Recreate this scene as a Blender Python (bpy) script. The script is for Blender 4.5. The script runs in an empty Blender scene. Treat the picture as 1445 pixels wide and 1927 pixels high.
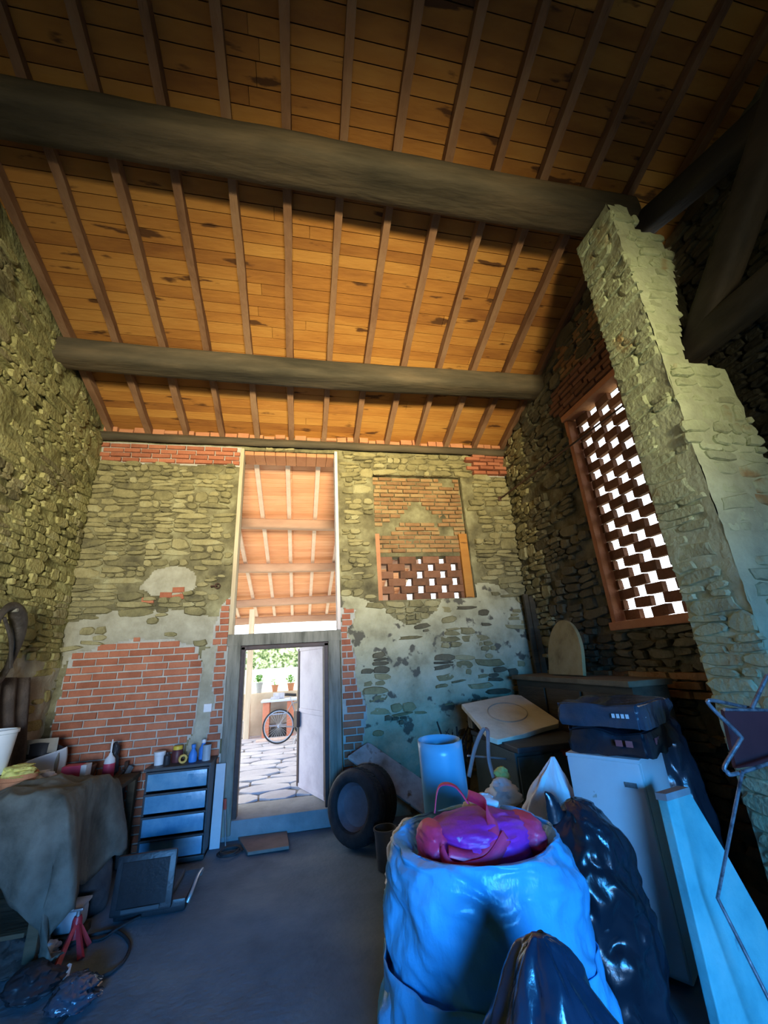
import bpy, bmesh, math, random
import numpy as np
from mathutils import Vector, Matrix, noise, Euler
# ------------------------------------------------------------------ scene, camera, light
S = bpy.context.scene
COL = S.collection
H = 1.75; FPX = 765.0; PPX, PPY = 722.5, 963.5
YAW, PITCH, ROLL = math.radians(12.188), math.radians(19.794), math.radians(-3.527)
def cam_axes():
    f = Vector((math.sin(YAW)*math.cos(PITCH), math.cos(YAW)*math.cos(PITCH), math.sin(PITCH)))
    r = Vector((math.cos(YAW), -math.sin(YAW), 0)); u = r.cross(f)
    return math.cos(ROLL)*r+math.sin(ROLL)*u, -math.sin(ROLL)*r+math.cos(ROLL)*u, f
CR, CU, CF = cam_axes(); CAMP = Vector((0, 0, H))
cd = bpy.data.cameras.new('camera'); cam = bpy.data.objects.new('camera', cd); COL.objects.link(cam)
cd.sensor_fit = 'VERTICAL'; cd.sensor_height = 36; cd.sensor_width = 27; cd.lens = FPX/1927*36; cd.clip_start = .02
mw = Matrix((CR, CU, -CF)).transposed().to_4x4(); mw.translation = CAMP; cam.matrix_world = mw
S.camera = cam
def ray(x, y): return CR*((x-PPX)/FPX) - CU*((y-PPY)/FPX) + CF
def at(x, y, X=None, Y=None, Z=None):
    d = ray(x, y)
    t = X/d.x if X is not None else (Y/d.y if Y is not None else (Z-H)/d.z)
    return CAMP + d*t
S.view_settings.view_transform = 'Standard'; S.view_settings.look = 'None'
S.view_settings.gamma = 1; S.view_settings.use_curve_mapping = False
S.view_settings.exposure = 0.0
w = bpy.data.worlds.new('world'); S.world = w; w.use_nodes = True
bg = w.node_tree.nodes['Background']; bg.inputs[0].default_value = (.80, .90, 1, 1); bg.inputs[1].default_value = 5.4
def lamp(name, typ, loc, aim, energy, color, **k):
    l = bpy.data.lights.new(name, typ); l.energy = energy; l.color = color
    for a, b in k.items(): setattr(l, a, b)
    o = bpy.data.objects.new(name, l); COL.objects.link(o); o.location = loc
    o.rotation_euler = (Vector(aim)).to_track_quat('-Z', 'Y').to_euler(); return o
lamp('sun', 'SUN', (0, 20, 20), (.35, -.75, -1.2), 4.0, (1, .95, .85), angle=.02)
# daylight through the barn's wide rear doorway: sky and sunlit ground, plus an added fill
lamp('doorway_sky', 'AREA', (.4, -5.2, 2.0), (.1, 8, -2.0), 125, (.02, .35, 1), shape='RECTANGLE', size=2.9, size_y=1.2, spread=math.radians(56))
lamp('doorway_ground', 'AREA', (.4, -5.2, 2.2), (.45, 9.3, 2.1), 124, (1, .85, .50), shape='RECTANGLE', size=2.1, size_y=.9, spread=math.radians(35))
lamp('left_wall_fill', 'AREA', (.4, -5.2, 2.0), (-2.3, 9.6, 1.5), 66, (1, .93, .66), shape='RECTANGLE', size=2.1, size_y=1.2, spread=math.radians(38))  # added warm fill aimed at the left wall and lower brickwork
# ------------------------------------------------------------------ helpers
RN = random.Random(11)
class MB:
    def __init__(s): s.v = []; s.f = []; s.m = []; s.cur = 0
    def add(s, vs, fs, M=None):
        b = len(s.v)
        for p in vs:
            p = Vector(p); s.v.append(M @ p if M is not None else p)
        for f in fs: s.f.append([b+i for i in f]); s.m.append(s.cur)
        return s
    def box(s, c, sz, M=None, taper=1):
        x, y, z = sz[0]/2, sz[1]/2, sz[2]/2; vs = []
        for k, t in ((-1, 1), (1, taper)):
            for i, j in ((-1, -1), (1, -1), (1, 1), (-1, 1)): vs.append((c[0]+i*x*t, c[1]+j*y*t, c[2]+k*z))
        return s.add(vs, [(3, 2, 1, 0), (4, 5, 6, 7), (0, 1, 5, 4), (1, 2, 6, 5), (2, 3, 7, 6), (3, 0, 4, 7)], M)
    def cbox(s, c, sz, ch=.01, M=None):                     # chamfered box
        hx, hy, hz = sz[0]/2, sz[1]/2, sz[2]/2; ch = min(ch, hx*.9, hy*.9, hz*.9)
        bm = bmesh.new(); bmesh.ops.create_cube(bm, size=1)
        for v in bm.verts: v.co = Vector((v.co.x*2*hx, v.co.y*2*hy, v.co.z*2*hz))
        bmesh.ops.bevel(bm, geom=list(bm.edges), offset=ch, segments=2, profile=.6, affect='EDGES')
        bm.verts.index_update()
        vs = [v.co+Vector(c) for v in bm.verts]; fs = [[v.index for v in f.verts] for f in bm.faces]; bm.free()
        return s.add(vs, fs, M)
    def prism(s, poly, o, u, v, n, d, M=None):              # 2d polygon extruded along n by d
        o, u, v, n = Vector(o), Vector(u), Vector(v), Vector(n); k = len(poly)
        vs = [o+u*a+v*b for a, b in poly]+[o+u*a+v*b+n*d for a, b in poly]
        return s.add(vs, [list(range(k))[::-1], list(range(k, 2*k))]+[(i, (i+1) % k, k+(i+1) % k, k+i) for i in range(k)], M)
    def tube(s, path, r, n=8, closed=False, flat=1, M=None):
        P = [Vector(p) for p in path]; k = len(P)
        R = r if isinstance(r, (list, tuple)) else [r]*k
        T = []
        for i in range(k):
            a = P[(i-1) % k] if closed or i > 0 else P[i]; b = P[(i+1) % k] if closed or i < k-1 else P[i]
            T.append((b-a).normalized() if (b-a).length > 1e-9 else Vector((0, 0, 1)))
        up = Vector((0, 0, 1)) if abs(T[0].z) < .9 else Vector((1, 0, 0))
        x = (up-T[0]*up.dot(T[0])).normalized(); vs = []
        for i in range(k):
            x = (x-T[i]*x.dot(T[i])).normalized(); y = T[i].cross(x)
            for j in range(n):
                a = 2*math.pi*j/n; vs.append(P[i]+(x*math.cos(a)+y*math.sin(a)*flat)*R[i])
        fs = []
        for i in range(k if closed else k-1):
            i2 = (i+1) % k
            for j in range(n): fs.append((i*n+j, i*n+(j+1) % n, i2*n+(j+1) % n, i2*n+j))
        if not closed: fs += [list(range(n))[::-1], [(k-1)*n+j for j in range(n)]]
        return s.add(vs, fs, M)
    def lathe(s, prof, n=24, c=(0, 0, 0), M=None, cap=True):
        vs = []; k = len(prof)
        for r, z in prof:
            for j in range(n):
                a = 2*math.pi*j/n; vs.append((c[0]+r*math.cos(a), c[1]+r*math.sin(a), c[2]+z))
        fs = [(i*n+j, i*n+(j+1) % n, (i+1)*n+(j+1) % n, (i+1)*n+j) for i in range(k-1) for j in range(n)]
        if cap: fs += [list(range(n))[::-1], [(k-1)*n+j for j in range(n)]]
        return s.add(vs, fs, M)
    def grid(s, fn, nu, nv, closed=False, capb=False, capt=False):
        vs = [fn(i/(nu if closed else nu-1), j/(nv-1)) for j in range(nv) for i in range(nu)]
        fs = []
        for j in range(nv-1):
            for i in range(nu if closed else nu-1):
                i2 = (i+1) % nu; fs.append((j*nu+i, j*nu+i2, (j+1)*nu+i2, (j+1)*nu+i))
        if capb: fs.append([i for i in range(nu)][::-1])
        if capt: fs.append([(nv-1)*nu+i for i in range(nu)])
        return s.add(vs, fs)
    def build(s, name, mat, parent=None, smooth=None, bevel=0, loc=None):
        me = bpy.data.meshes.new(name)
        off = Vector(parent.location) if parent is not None else Vector(loc or (0, 0, 0))
        if parent is not None and parent.parent is not None: off = off+Vector(parent.parent.location)
        me.from_pydata([tuple(p-off) for p in s.v], [], s.f)
        mats = mat if isinstance(mat, (list, tuple)) else [mat]
        for m in mats: me.materials.append(m)
        if len(mats) > 1: me.polygons.foreach_set('material_index', s.m)
        me.update()
        bm = bmesh.new(); bm.from_mesh(me); bmesh.ops.recalc_face_normals(bm, faces=list(bm.faces)); bm.to_mesh(me); bm.free()
        if smooth is not None:
            me.polygons.foreach_set('use_smooth', [True]*len(me.polygons)); me.set_sharp_from_angle(angle=math.radians(smooth))
        o = bpy.data.objects.new(name, me); COL.objects.link(o)
        if parent is not None: o.parent = parent
        elif loc is not None: o.location = loc
        if bevel:
            b = o.modifiers.new('bevel', 'BEVEL'); b.width = bevel; b.segments = 2; b.limit_method = 'ANGLE'
        return o
def tag(o, label=None, cat=None, group=None, kind=None):
    for k, v in (('label', label), ('category', cat), ('group', group), ('kind', kind)):
        if v: o[k] = v
    return o
def empty(name, loc, label, cat, group=None, kind=None):
    o = bpy.data.objects.new(name, None); COL.objects.link(o); o.location = loc; o.empty_display_size = .1
    return tag(o, label, cat, group, kind)
def rotm(loc, rz=0, rx=0, ry=0): return Matrix.Translation(Vector(loc)) @ Euler((rx, ry, rz)).to_matrix().to_4x4()
def frame(o, x, y):                                         # matrix from an origin and two directions
    x = Vector(x).normalized(); z = x.cross(Vector(y)).normalized(); y = z.cross(x)
    m = Matrix((x, y, z)).transposed().to_4x4(); m.translation = Vector(o); return m
def curve_pts(P, n=8, closed=False):                        # catmull-rom
    P = [Vector(p) for p in P]; out = []; k = len(P)
    for i in range(k if closed else k-1):
        g = lambda j: P[j % k] if closed else P[max(0, min(k-1, j))]
        a, b, c, d = g(i-1), g(i), g(i+1), g(i+2)
        for j in range(n):
            t = j/n; out.append(.5*((2*b)+(c-a)*t+(2*a-5*b+4*c-d)*t*t+(3*b-a-3*c+d)*t**3))
    if not closed: out.append(P[-1])
    return out
def nz(p, s=1, o=0): return noise.noise(Vector(p)*s+Vector((o, o*1.7, o*.3)))
def fbm(p, s=1, o=0, oct=4): return noise.fractal(Vector(p)*s+Vector((o, o*1.7, o*.3)), .9, 2.1, oct)
# ------------------------------------------------------------------ materials
def MAT(name, cols, scale=4, rough=.85, bump=.3, bscale=None, metal=0, rnd=0, coord='O', stretch=(1, 1, 1), spec=.3, detail=6, bdist=.02,
        spots=None, alpha=None, trans=0, sub=0, coat=0, lo=.3, hi=.7, rot=0):
    m = bpy.data.materials.new(name); m.use_nodes = True; nt = m.node_tree; N = nt.nodes; L = nt.links
    B = N['Principled BSDF']; B.inputs['Roughness'].default_value = rough; B.inputs['Metallic'].default_value = metal
    B.inputs['Specular IOR Level'].default_value = spec
    if coat: B.inputs['Coat Weight'].default_value = coat; B.inputs['Coat Roughness'].default_value = .2
    if trans: B.inputs['Transmission Weight'].default_value = trans
    if alpha is not None: B.inputs['Alpha'].default_value = alpha
    if coord == 'W': src = N.new('ShaderNodeNewGeometry').outputs['Position']
    else: src = N.new('ShaderNodeTexCoord').outputs['Object']
    mp = N.new('ShaderNodeMapping'); mp.inputs['Scale'].default_value = stretch; mp.inputs['Rotation'].default_value[2] = rot
    L.new(src, mp.inputs['Vector'])
    vec = mp.outputs[0]
    rv = None
    if rnd:
        oi = N.new('ShaderNodeObjectInfo'); ge = N.new('ShaderNodeNewGeometry')
        ad = N.new('ShaderNodeMath'); ad.operation = 'ADD'; L.new(oi.outputs['Random'], ad.inputs[0]); L.new(ge.outputs['Random Per Island'], ad.inputs[1])
        fr = N.new('ShaderNodeMath'); fr.operation = 'FRACT'; L.new(ad.outputs[0], fr.inputs[0]); rv = fr.outputs[0]
        if coord == 'O':                                    # shift the grain from piece to piece
            sh = N.new('ShaderNodeVectorMath'); sh.operation = 'ADD'; L.new(vec, sh.inputs[0])
            sc = N.new('ShaderNodeMath'); sc.operation = 'MULTIPLY'; sc.inputs[1].default_value = 37; L.new(rv, sc.inputs[0])
            L.new(sc.outputs[0], sh.inputs[1]); vec = sh.outputs[0]
    n1 = N.new('ShaderNodeTexNoise'); n1.inputs['Scale'].default_value = scale; n1.inputs['Detail'].default_value = detail; n1.inputs['Roughness'].default_value = .6
    L.new(vec, n1.inputs['Vector']); fac = n1.outputs['Fac']
    mr = N.new('ShaderNodeMapRange'); mr.inputs[1].default_value = lo; mr.inputs[2].default_value = hi; L.new(fac, mr.inputs[0]); fac = mr.outputs[0]
    if rnd:
        mx = N.new('ShaderNodeMix'); mx.inputs[0].default_value = rnd; L.new(fac, mx.inputs[2]); L.new(rv, mx.inputs[3]); fac = mx.outputs[0]
    r = N.new('ShaderNodeValToRGB'); L.new(fac, r.inputs[0]); e = r.color_ramp.elements
    while len(e) < len(cols): e.new(.5)
    for i, c in enumerate(cols):
        e[i].position = i/max(1, len(cols)-1); e[i].color = (*c, 1)
    out = r.outputs[0]
    if spots:                                               # (colour, scale, threshold, softness)
        sc, ss, th, sf = spots
        n2 = N.new('ShaderNodeTexNoise'); n2.inputs['Scale'].default_value = ss; n2.inputs['Detail'].default_value = 4; L.new(vec, n2.inputs['Vector'])
        m2 = N.new('ShaderNodeMapRange'); m2.inputs[1].default_value = th; m2.inputs[2].default_value = th+sf; L.new(n2.outputs['Fac'], m2.inputs[0])
        mx2 = N.new('ShaderNodeMix'); mx2.data_type = 'RGBA'; L.new(m2.outputs[0], mx2.inputs[0]); L.new(out, mx2.inputs[6]); mx2.inputs[7].default_value = (*sc, 1); out = mx2.outputs[2]
    L.new(out, B.inputs['Base Color'])
    if bump:
        n3 = N.new('ShaderNodeTexNoise'); n3.inputs['Scale'].default_value = bscale or scale*4; n3.inputs['Detail'].default_value = 8; L.new(vec, n3.inputs['Vector'])
        b = N.new('ShaderNodeBump'); b.inputs['Strength'].default_value = bump; b.inputs['Distance'].default_value = bdist
        L.new(n3.outputs['Fac'], b.inputs['Height']); L.new(b.outputs[0], B.inputs['Normal'])
    return m
M = {}
M['stone'] = MAT('rubble stone', [(.085, .075, .045), (.20, .175, .085), (.30, .26, .13), (.36, .34, .20)], 6, .92, .7, 30, rnd=.55, coord='W', bdist=.03)
M['stone_left'] = MAT('yellow-lit stone', [(.13, .12, .06), (.27, .25, .10), (.40, .36, .15), (.46, .44, .26)], 4, .92, .7, 30, rnd=.45, coord='W', bdist=.03)  # yellow light falling on the left wall is put into this stone colour
M['stone_dark'] = MAT('dark stone', [(.05, .045, .03), (.12, .105, .065), (.19, .165, .10)], 5, .92, .7, 26, rnd=.5, coord='W', bdist=.03)  # darker variant of the rubble stone
M['stone_pier'] = MAT('pale green limed stone', [(.27, .29, .19), (.42, .48, .30), (.54, .61, .40)], 5, .9, .6, 26, rnd=.4, coord='W', bdist=.03, spots=((.34, .24, .11), 3, .62, .1))
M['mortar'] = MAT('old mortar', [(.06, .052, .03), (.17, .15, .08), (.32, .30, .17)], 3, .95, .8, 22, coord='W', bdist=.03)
M['mortar_left'] = MAT('yellow-lit mortar', [(.09, .085, .04), (.27, .25, .10), (.44, .42, .20)], 2.5, .95, .8, 22, coord='W', bdist=.03)  # same yellow light put into the mortar colour
M['mortar_pier'] = MAT('limed mortar', [(.33, .36, .24), (.52, .59, .39)], 4, .95, .7, 24, coord='W', bdist=.02)
M['mortar_dark'] = MAT('dark mortar', [(.05, .045, .03), (.13, .115, .07), (.20, .18, .12)], 3, .95, .8, 22, coord='W', bdist=.03)  # darker variant of the mortar
M['render'] = MAT('worn lime render', [(.22, .20, .12), (.40, .38, .25), (.50, .48, .34)], 2.5, .95, .6, 18, coord='W', spots=((.12, .11, .08), 6, .60, .05), bdist=.03)
M['cement'] = MAT('grey cement smear', [(.27, .25, .18), (.42, .40, .31)], 5, .95, .5, 30, coord='W')
M['brick'] = MAT('red brick', [(.26, .085, .045), (.38, .13, .07), (.46, .18, .10)], 8, .9, .5, 40, rnd=.6, coord='W')
M['brick_old'] = MAT('weathered brick', [(.15, .09, .045), (.30, .16, .07), (.36, .27, .13)], 7, .92, .6, 40, rnd=.5, coord='W')
M['brick_mortar'] = MAT('pale brick mortar', [(.34, .33, .29), (.48, .47, .42)], 8, .95, .5, 40, coord='W')
M['brick_lattice'] = MAT('lattice brick', [(.10, .055, .035), (.20, .09, .05), (.26, .13, .08)], 8, .92, .5, 40, rnd=.5, coord='W')
M['terracotta'] = MAT('terracotta', [(.40, .16, .08), (.52, .24, .12)], 7, .85, .3, 40, rnd=.4, coord='W')
M['plank'] = MAT('pine sarking', [(.20, .07, .018), (.40, .17, .035), (.52, .26, .06)], 5, .75, .25, 30, rnd=.55, coord='W', stretch=(.25, 1, 1), spots=((.10, .04, .012), 8, .63, .05))
M['rafter'] = MAT('rafter timber', [(.12, .055, .028), (.24, .125, .065), (.30, .18, .10)], 6, .8, .4, 40, rnd=.4, coord='W', stretch=(1, .15, 1))
M['beam'] = MAT('heavy old timber', [(.03, .026, .017), (.075, .06, .038), (.15, .11, .065)], 3, .85, .6, 20, coord='W', stretch=(.2, 1, 1))
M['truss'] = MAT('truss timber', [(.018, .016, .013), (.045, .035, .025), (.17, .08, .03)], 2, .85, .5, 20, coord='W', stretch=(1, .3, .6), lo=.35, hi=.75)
M['floor'] = MAT('dusty concrete floor', [(.07, .11, .145), (.115, .165, .21), (.17, .22, .255)], 1.6, .8, .35, 25, coord='W', spots=((.13, .14, .14), 1.1, .60, .15))
M['oldwood'] = MAT('grey weathered wood', [(.10, .095, .075), (.22, .21, .17), (.30, .28, .23)], 5, .9, .5, 30, coord='W', stretch=(3, 3, .35))
M['darkwood'] = MAT('dark brown painted wood', [(.035, .018, .014), (.075, .036, .028)], 6, .5, .2, 30, coord='W')
M['sill'] = MAT('cement sill', [(.20, .205, .21), (.30, .305, .31)], 4, .9, .4, 30, coord='W')
M['paving'] = MAT('porch flagstone', [(.36, .34, .37), (.46, .44, .47), (.52, .49, .48)], 3, .9, .5, 18, rnd=.4, coord='W', bdist=.03)
M['dirt'] = MAT('paving joint', [(.17, .15, .14), (.24, .22, .20)], 5, .95, .5, 20, coord='W')
M['ground'] = MAT('yard ground', [(.34, .32, .18), (.50, .47, .30)], .6, .95, .2, 10, coord='W')
M['porchplank'] = MAT('terracotta sarking', [(.62, .28, .15), (.74, .36, .20), (.82, .45, .28)], 5, .85, .2, 30, rnd=.5, coord='W', stretch=(.3, 1, 1))
M['porchwood'] = MAT('porch timber', [(.34, .20, .14), (.46, .29, .21)], 5, .85, .4, 30, coord='W', stretch=(.3, 1, 1))
M['porchrafter'] = MAT('porch rafter', [(.62, .44, .36), (.74, .56, .47)], 5, .85, .3, 30, coord='W')
# ------------------------------------------------------------------ masonry
def stone_mesh(name, mat, seed, n=9):
    r = random.Random(seed); vs = []; k = n
    for ring, (sc, z) in enumerate(((1, -.4), (1, .5), (.86, 1.0))):
        for i in range(k):
            a = 2*math.pi*(i+.5)/k
            c, s_ = math.cos(a), math.sin(a)
            q = .5/(abs(c)**6+abs(s_)**6)**(1/6)
            rr = random.Random(seed*31+i); q *= rr.uniform(.76, 1.04)
            vs.append((c*q*sc, s_*q*sc, z+r.uniform(-.1, .1)*(ring == 2)))
    vs.append((r.uniform(-.1, .1), r.uniform(-.1, .1), 1+r.uniform(-.15, .15)))
    fs = []
    for ring in range(2):
        for i in range(k): fs.append((ring*k+i, ring*k+(i+1) % k, (ring+1)*k+(i+1) % k, (ring+1)*k+i))
    for i in range(k): fs.append((2*k+i, 2*k+(i+1) % k, 3*k))
    me = bpy.data.meshes.new(name); me.from_pydata(vs, [], fs); me.materials.append(mat); me.update()
    return me
def brick_mesh(name, mat, seed):
    r = random.Random(seed); vs = []
    for sc, z in ((1, -.5), (1, .7), (.93, 1)):
        for i, j in ((-1, -1), (1, -1), (1, 1), (-1, 1)):
            e = .06 if sc < 1 else .0
            vs.append((i*.5*(1-(1-sc)*.5)+r.uniform(-.012, .012), j*.5*(1-(1-sc)*1.6)+r.uniform(-.03, .03), z+r.uniform(-.06, .06)*(sc < 1)))
    fs = [(8, 9, 10, 11)]
    for k in (0, 4):
        for i in range(4): fs.append((k+i, k+(i+1) % 4, k+4+(i+1) % 4, k+4+i))
    me = bpy.data.meshes.new(name); me.from_pydata(vs, [], fs); me.materials.append(mat); me.update()
    return me
def solid_brick_mesh(name, mat, seed):
    r = random.Random(seed); b = MB(); b.cbox((0, 0, 0), (1, 1, 1), .035)
    me = bpy.data.meshes.new(name)
    me.from_pydata([(p.x+r.uniform(-.01, .01), p.y+r.uniform(-.02, .02), p.z+r.uniform(-.02, .02)) for p in b.v], [], b.f); me.materials.append(mat); me.update(); return me
_ST = {}
def variants(kind, mat, n=14):
    key = (kind, mat.name)
    if key not in _ST:
        fn = {'stone': stone_mesh, 'brick': brick_mesh, 'solid': solid_brick_mesh}[kind]
        _ST[key] = [fn(('brick' if kind != 'stone' else 'stone'), mat, 5+17*i+len(_ST)*101) for i in range(n)]
    return _ST[key]
def place(name, items, parent, limit=300):
    """items: (mesh, matrix, size). Biggest in view become objects, the rest one joined part."""
    def key(it):
        c = it[1].translation; d = (c-CAMP); z = d.dot(CF)
        if z < .2: return 0
        x, y = d.dot(CR)/z*FPX, d.dot(CU)/z*FPX
        return it[2]/z/z if abs(x) < 760 and abs(y) < 1000 else it[2]*1e-4
    items = sorted(items, key=key, reverse=True)
    po = Matrix.Translation(-Vector(parent.location))
    for me, mt, sz in items[:limit]:
        o = bpy.data.objects.new(name, me); COL.objects.link(o); o.parent = parent; o.matrix_basis = po @ mt
    rest = items[limit:]
    if rest:
        vs = []; fs = []; mats = []; mi = []
        for me, mt, sz in rest:
            b = len(vs); vs += [tuple(po @ mt @ v.co) for v in me.vertices]
            if me.materials[0] not in mats: mats.append(me.materials[0])
            k = mats.index(me.materials[0])
            for p in me.polygons: fs.append([b+i for i in p.vertices]); mi.append(k)
        me = bpy.data.meshes.new(name+'_remainder'); me.from_pydata(vs, [], fs)
        for m in mats: me.materials.append(m)
        me.polygons.foreach_set('material_index', mi); me.update()
        o = bpy.data.objects.new('small_'+name+'s', me); COL.objects.link(o); o.parent = parent; o['kind'] = 'stuff'
def split(u0, v0, u1, v1, R, wr=(.11, .34), hr=(.055, .15)):
    out = []; v = v0
    while v < v1-.02:
        hh = R.uniform(.18, .42); va, vb = v, min(v1, v+hh); v = vb
        if v1-v < .08: vb = v1; v = v1
        st = [(u0-R.uniform(0, .2), va, u1, vb)]
        while st:
            a, b, c, d = st.pop(); ww, h2 = c-a, d-b
            ht = R.uniform(*hr); wt = R.uniform(*wr)
            if ww > .9: k = a+ww*R.uniform(.3, .7); st += [(a, b, k, d), (k, b, c, d)]
            elif h2 > ht*1.5: k = b+h2*R.uniform(.35, .65); st += [(a, b, c, k), (a, k, c, d)]
            elif ww > wt*1.5: k = a+ww*R.uniform(.32, .68); st += [(a, b, k, d), (k, b, c, d)]
            else: out.append((a, b, c, d))
    return out
def piece(me, o, u, v, n, c, s, depth, sink=0, rot=0):
    uu = u*math.cos(rot)+v*math.sin(rot); vv = v*math.cos(rot)-u*math.sin(rot)
    m = Matrix((uu*s[0], vv*s[1], n*depth)).transposed().to_4x4(); m.translation = o+u*c[0]+v*c[1]+n*sink
    return (me, m, s[0]*s[1])
def rubble(o, u, v, n, rect, region, seed, wr=(.11, .34), hr=(.055, .15), dep=(.02, .055)):
    """region(u,v) -> None or (material, probability, sink)"""
    R = random.Random(seed); out = []
    for a, b, c, d in split(*rect, R, wr, hr):
        cx, cy = (a+c)/2, (b+d)/2; q = region(cx, cy)
        if not q or R.random() > q[1]: continue
        for ex, ey in ((a, cy), (c, cy)):
            if not region(ex, ey): q = None; break
        if not q: continue
        me = R.choice(variants('stone', q[0]))
        out.append(piece(me, o, u, v, n, (cx, cy), ((c-a)*R.uniform(.98, 1.10), (d-b)*R.uniform(.94, 1.08)), R.uniform(*dep), q[2], R.uniform(-.12, .12)))
    return out
def bricks(o, u, v, n, rect, region, seed, mat, bl=.245, ch=.081, dep=.014, sink=0):
    R = random.Random(seed); out = []; j = 0; y = rect[1]
    while y < rect[3]:
        x = rect[0]-(bl/2 if j % 2 else 0)+R.uniform(-.02, .02)
        while x < rect[2]:
            l = bl*R.uniform(.88, 1.08); 
            if region(x+l/2, y+ch/2) or region(x+l*.2, y+ch/2) or region(x+l*.8, y+ch/2):
                xa = xb = next(q for q in (x+l/2, x+l*.2, x+l*.8) if region(q, y+ch/2))
                while xa > x and region(xa-.012, y+ch/2): xa -= .012
                while xb < x+l and region(xb+.012, y+ch/2): xb += .012
                xa, xb = max(xa, x), min(xb, x+l)
                if xb-xa > .05:
                    out.append(piece(R.choice(variants('brick', mat)), o, u, v, n, ((xa+xb)/2, y+ch/2), (xb-xa-.014, ch-.016), dep*R.uniform(.6, 1.3), sink, R.uniform(-.012, .012)))
            x += l
        y += ch; j += 1
    return out
def inpoly(x, y, P):
    c = False; j = len(P)-1
    for i in range(len(P)):
        if (P[i][1] > y) != (P[j][1] > y) and x < (P[j][0]-P[i][0])*(y-P[i][1])/(P[j][1]-P[i][1])+P[i][0]: c = not c
        j = i
    return c
def wall_skin(b, o, u, v, n, rect, step, disp, hole):
    """displaced face of a wall; cells whose centre is in hole(u,v) are left out"""
    nu = int((rect[2]-rect[0])/step)+1; nv = int((rect[3]-rect[1])/step)+1
    idx = {}
    def vert(i, j):
        if (i, j) not in idx:
            a = rect[0]+(rect[2]-rect[0])*i/nu; c = rect[1]+(rect[3]-rect[1])*j/nv
            p = o+u*a+v*c; idx[(i, j)] = len(b.v); b.v.append(p+n*disp(a, c, p))
        return idx[(i, j)]
    for j in range(nv):
        for i in range(nu):
            a = rect[0]+(rect[2]-rect[0])*(i+.5)/nu; c = rect[1]+(rect[3]-rect[1])*(j+.5)/nv
            if hole(a, c): continue
            b.f.append([vert(i, j), vert(i+1, j), vert(i+1, j+1), vert(i, j+1)]); b.m.append(b.cur)
XL, XR, YF, YB = -2.70, 3.30, 5.60, -5.50
YRIDGE = .1; SL = .35
def zraf(y): return 4.90+SL*(YF-y) if y > YRIDGE else 4.90+SL*(YF-YRIDGE)-SL*(YRIDGE-y)    # underside of the rafters
UX, UY, UZ = Vector((1, 0, 0)), Vector((0, 1, 0)), Vector((0, 0, 1))
# ---- floor
b = MB()
b.grid(lambda s, t: (XL-.3+s*(4.2-XL+.3), -5.6+t*(YF+5.75), .012*fbm((s*7, t*11, 0), 1, 3)-.004), 90, 140)
fl = b.build('floor', M['floor'], smooth=60); tag(fl, 'grey blue dusty concrete floor of the barn', 'floor', kind='structure')
# ---- far wall
def P2(pts): return [(p.x, p.z) for p in (at(x, y, Y=YF) for x, y in pts)]
ARCH = P2([(84, 1440), (112, 1300), (128, 1240), (160, 1222), (230, 1204), (330, 1205), (372, 1214), (384, 1262), (378, 1330), (352, 1400), (340, 1450)])+[(-1.28, 0), (-2.72, 0)]
RING = P2([(118, 1260), (122, 1175), (220, 1150), (350, 1148), (415, 1165), (412, 1215), (372, 1214), (330, 1205), (230, 1204), (160, 1222), (128, 1240)])
PATCH = P2([(262, 1110), (285, 1075), (330, 1062), (365, 1075), (370, 1105), (330, 1122), (285, 1120)])
LSTRIP = [(-1.16, 0), (-.87, 0), (-.87, 2.62), (-.98, 2.55), (-1.08, 2.1), (-1.12, 1.2)]
RSTRIP = P2([(634, 1480), (640, 1138), (668, 1150), (655, 1190), (668, 1235), (672, 1290), (690, 1330), (688, 1372), (680, 1410), (668, 1440), (660, 1480)])
CEM1 = P2([(384, 1225), (410, 1210), (400, 1290), (398, 1350), (375, 1420), (352, 1420), (372, 1330)])
DOOR = (-.88, .52, 0.0, 4.77)
LAT = (1.06, 2.50, 2.50, 4.43)
def far_hole(x, z):
    return (DOOR[0] < x < DOOR[1] and z < DOOR[3]) or (LAT[0] < x < LAT[1] and LAT[2] < z < LAT[3])
def rendered(x, z):
    q = z-(2.45+.25*math.sin(x*3.1)+.2*nz((x*1.7, z*1.3, 2)))
    return x > .52 and q < 0
def far_kind(x, z):
    if far_hole(x, z) or z > 4.80: return None
    if z > 4.50+.02*math.sin(x*9) and x < -.88: return 'topbrick'
    if z > 4.45 and x > 2.72: return 'topbrick'
    x, z = x+.045*nz((x, z, 1), 6), z+.045*nz((x, z, 9), 6)
    if inpoly(x, z, CEM1): return 'cement'
    if inpoly(x, z, ARCH): return 'brick'
    if inpoly(x, z, LSTRIP): return 'brick'
    if inpoly(x, z, RSTRIP): return 'brick'
    if inpoly(x, z, RING) or inpoly(x, z, PATCH): return 'cement'
    if rendered(x, z): return 'render'
    return 'stone'
def far_disp(a, c, p):
    k = far_kind(a, c); d = .016*fbm(p, 3, 1)+.007*fbm(p, 14, 2, 3)
    if k in ('brick', 'topbrick'): return -.004+.15*d
    if k == 'render': return .016+1.1*d+.012*fbm(p, 6, 8)
    if k == 'cement': return .012+.7*d
    return d
b = MB()
O = Vector((0, YF, 0)); NF = Vector((0, -1, 0))
wall_skin(b, O, UX, UZ, NF, (XL-.3, 0, XR+.3, 5.05), .019, far_disp, far_hole)
kinds = {'render': 1, 'cement': 2, 'brick': 3, 'topbrick': 3}
b.m = [kinds.get(far_kind(sum(b.v[i].x for i in f)/4, sum(b.v[i].z for i in f)/4), 0) for f in b.f]
b.cur = 0
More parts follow.
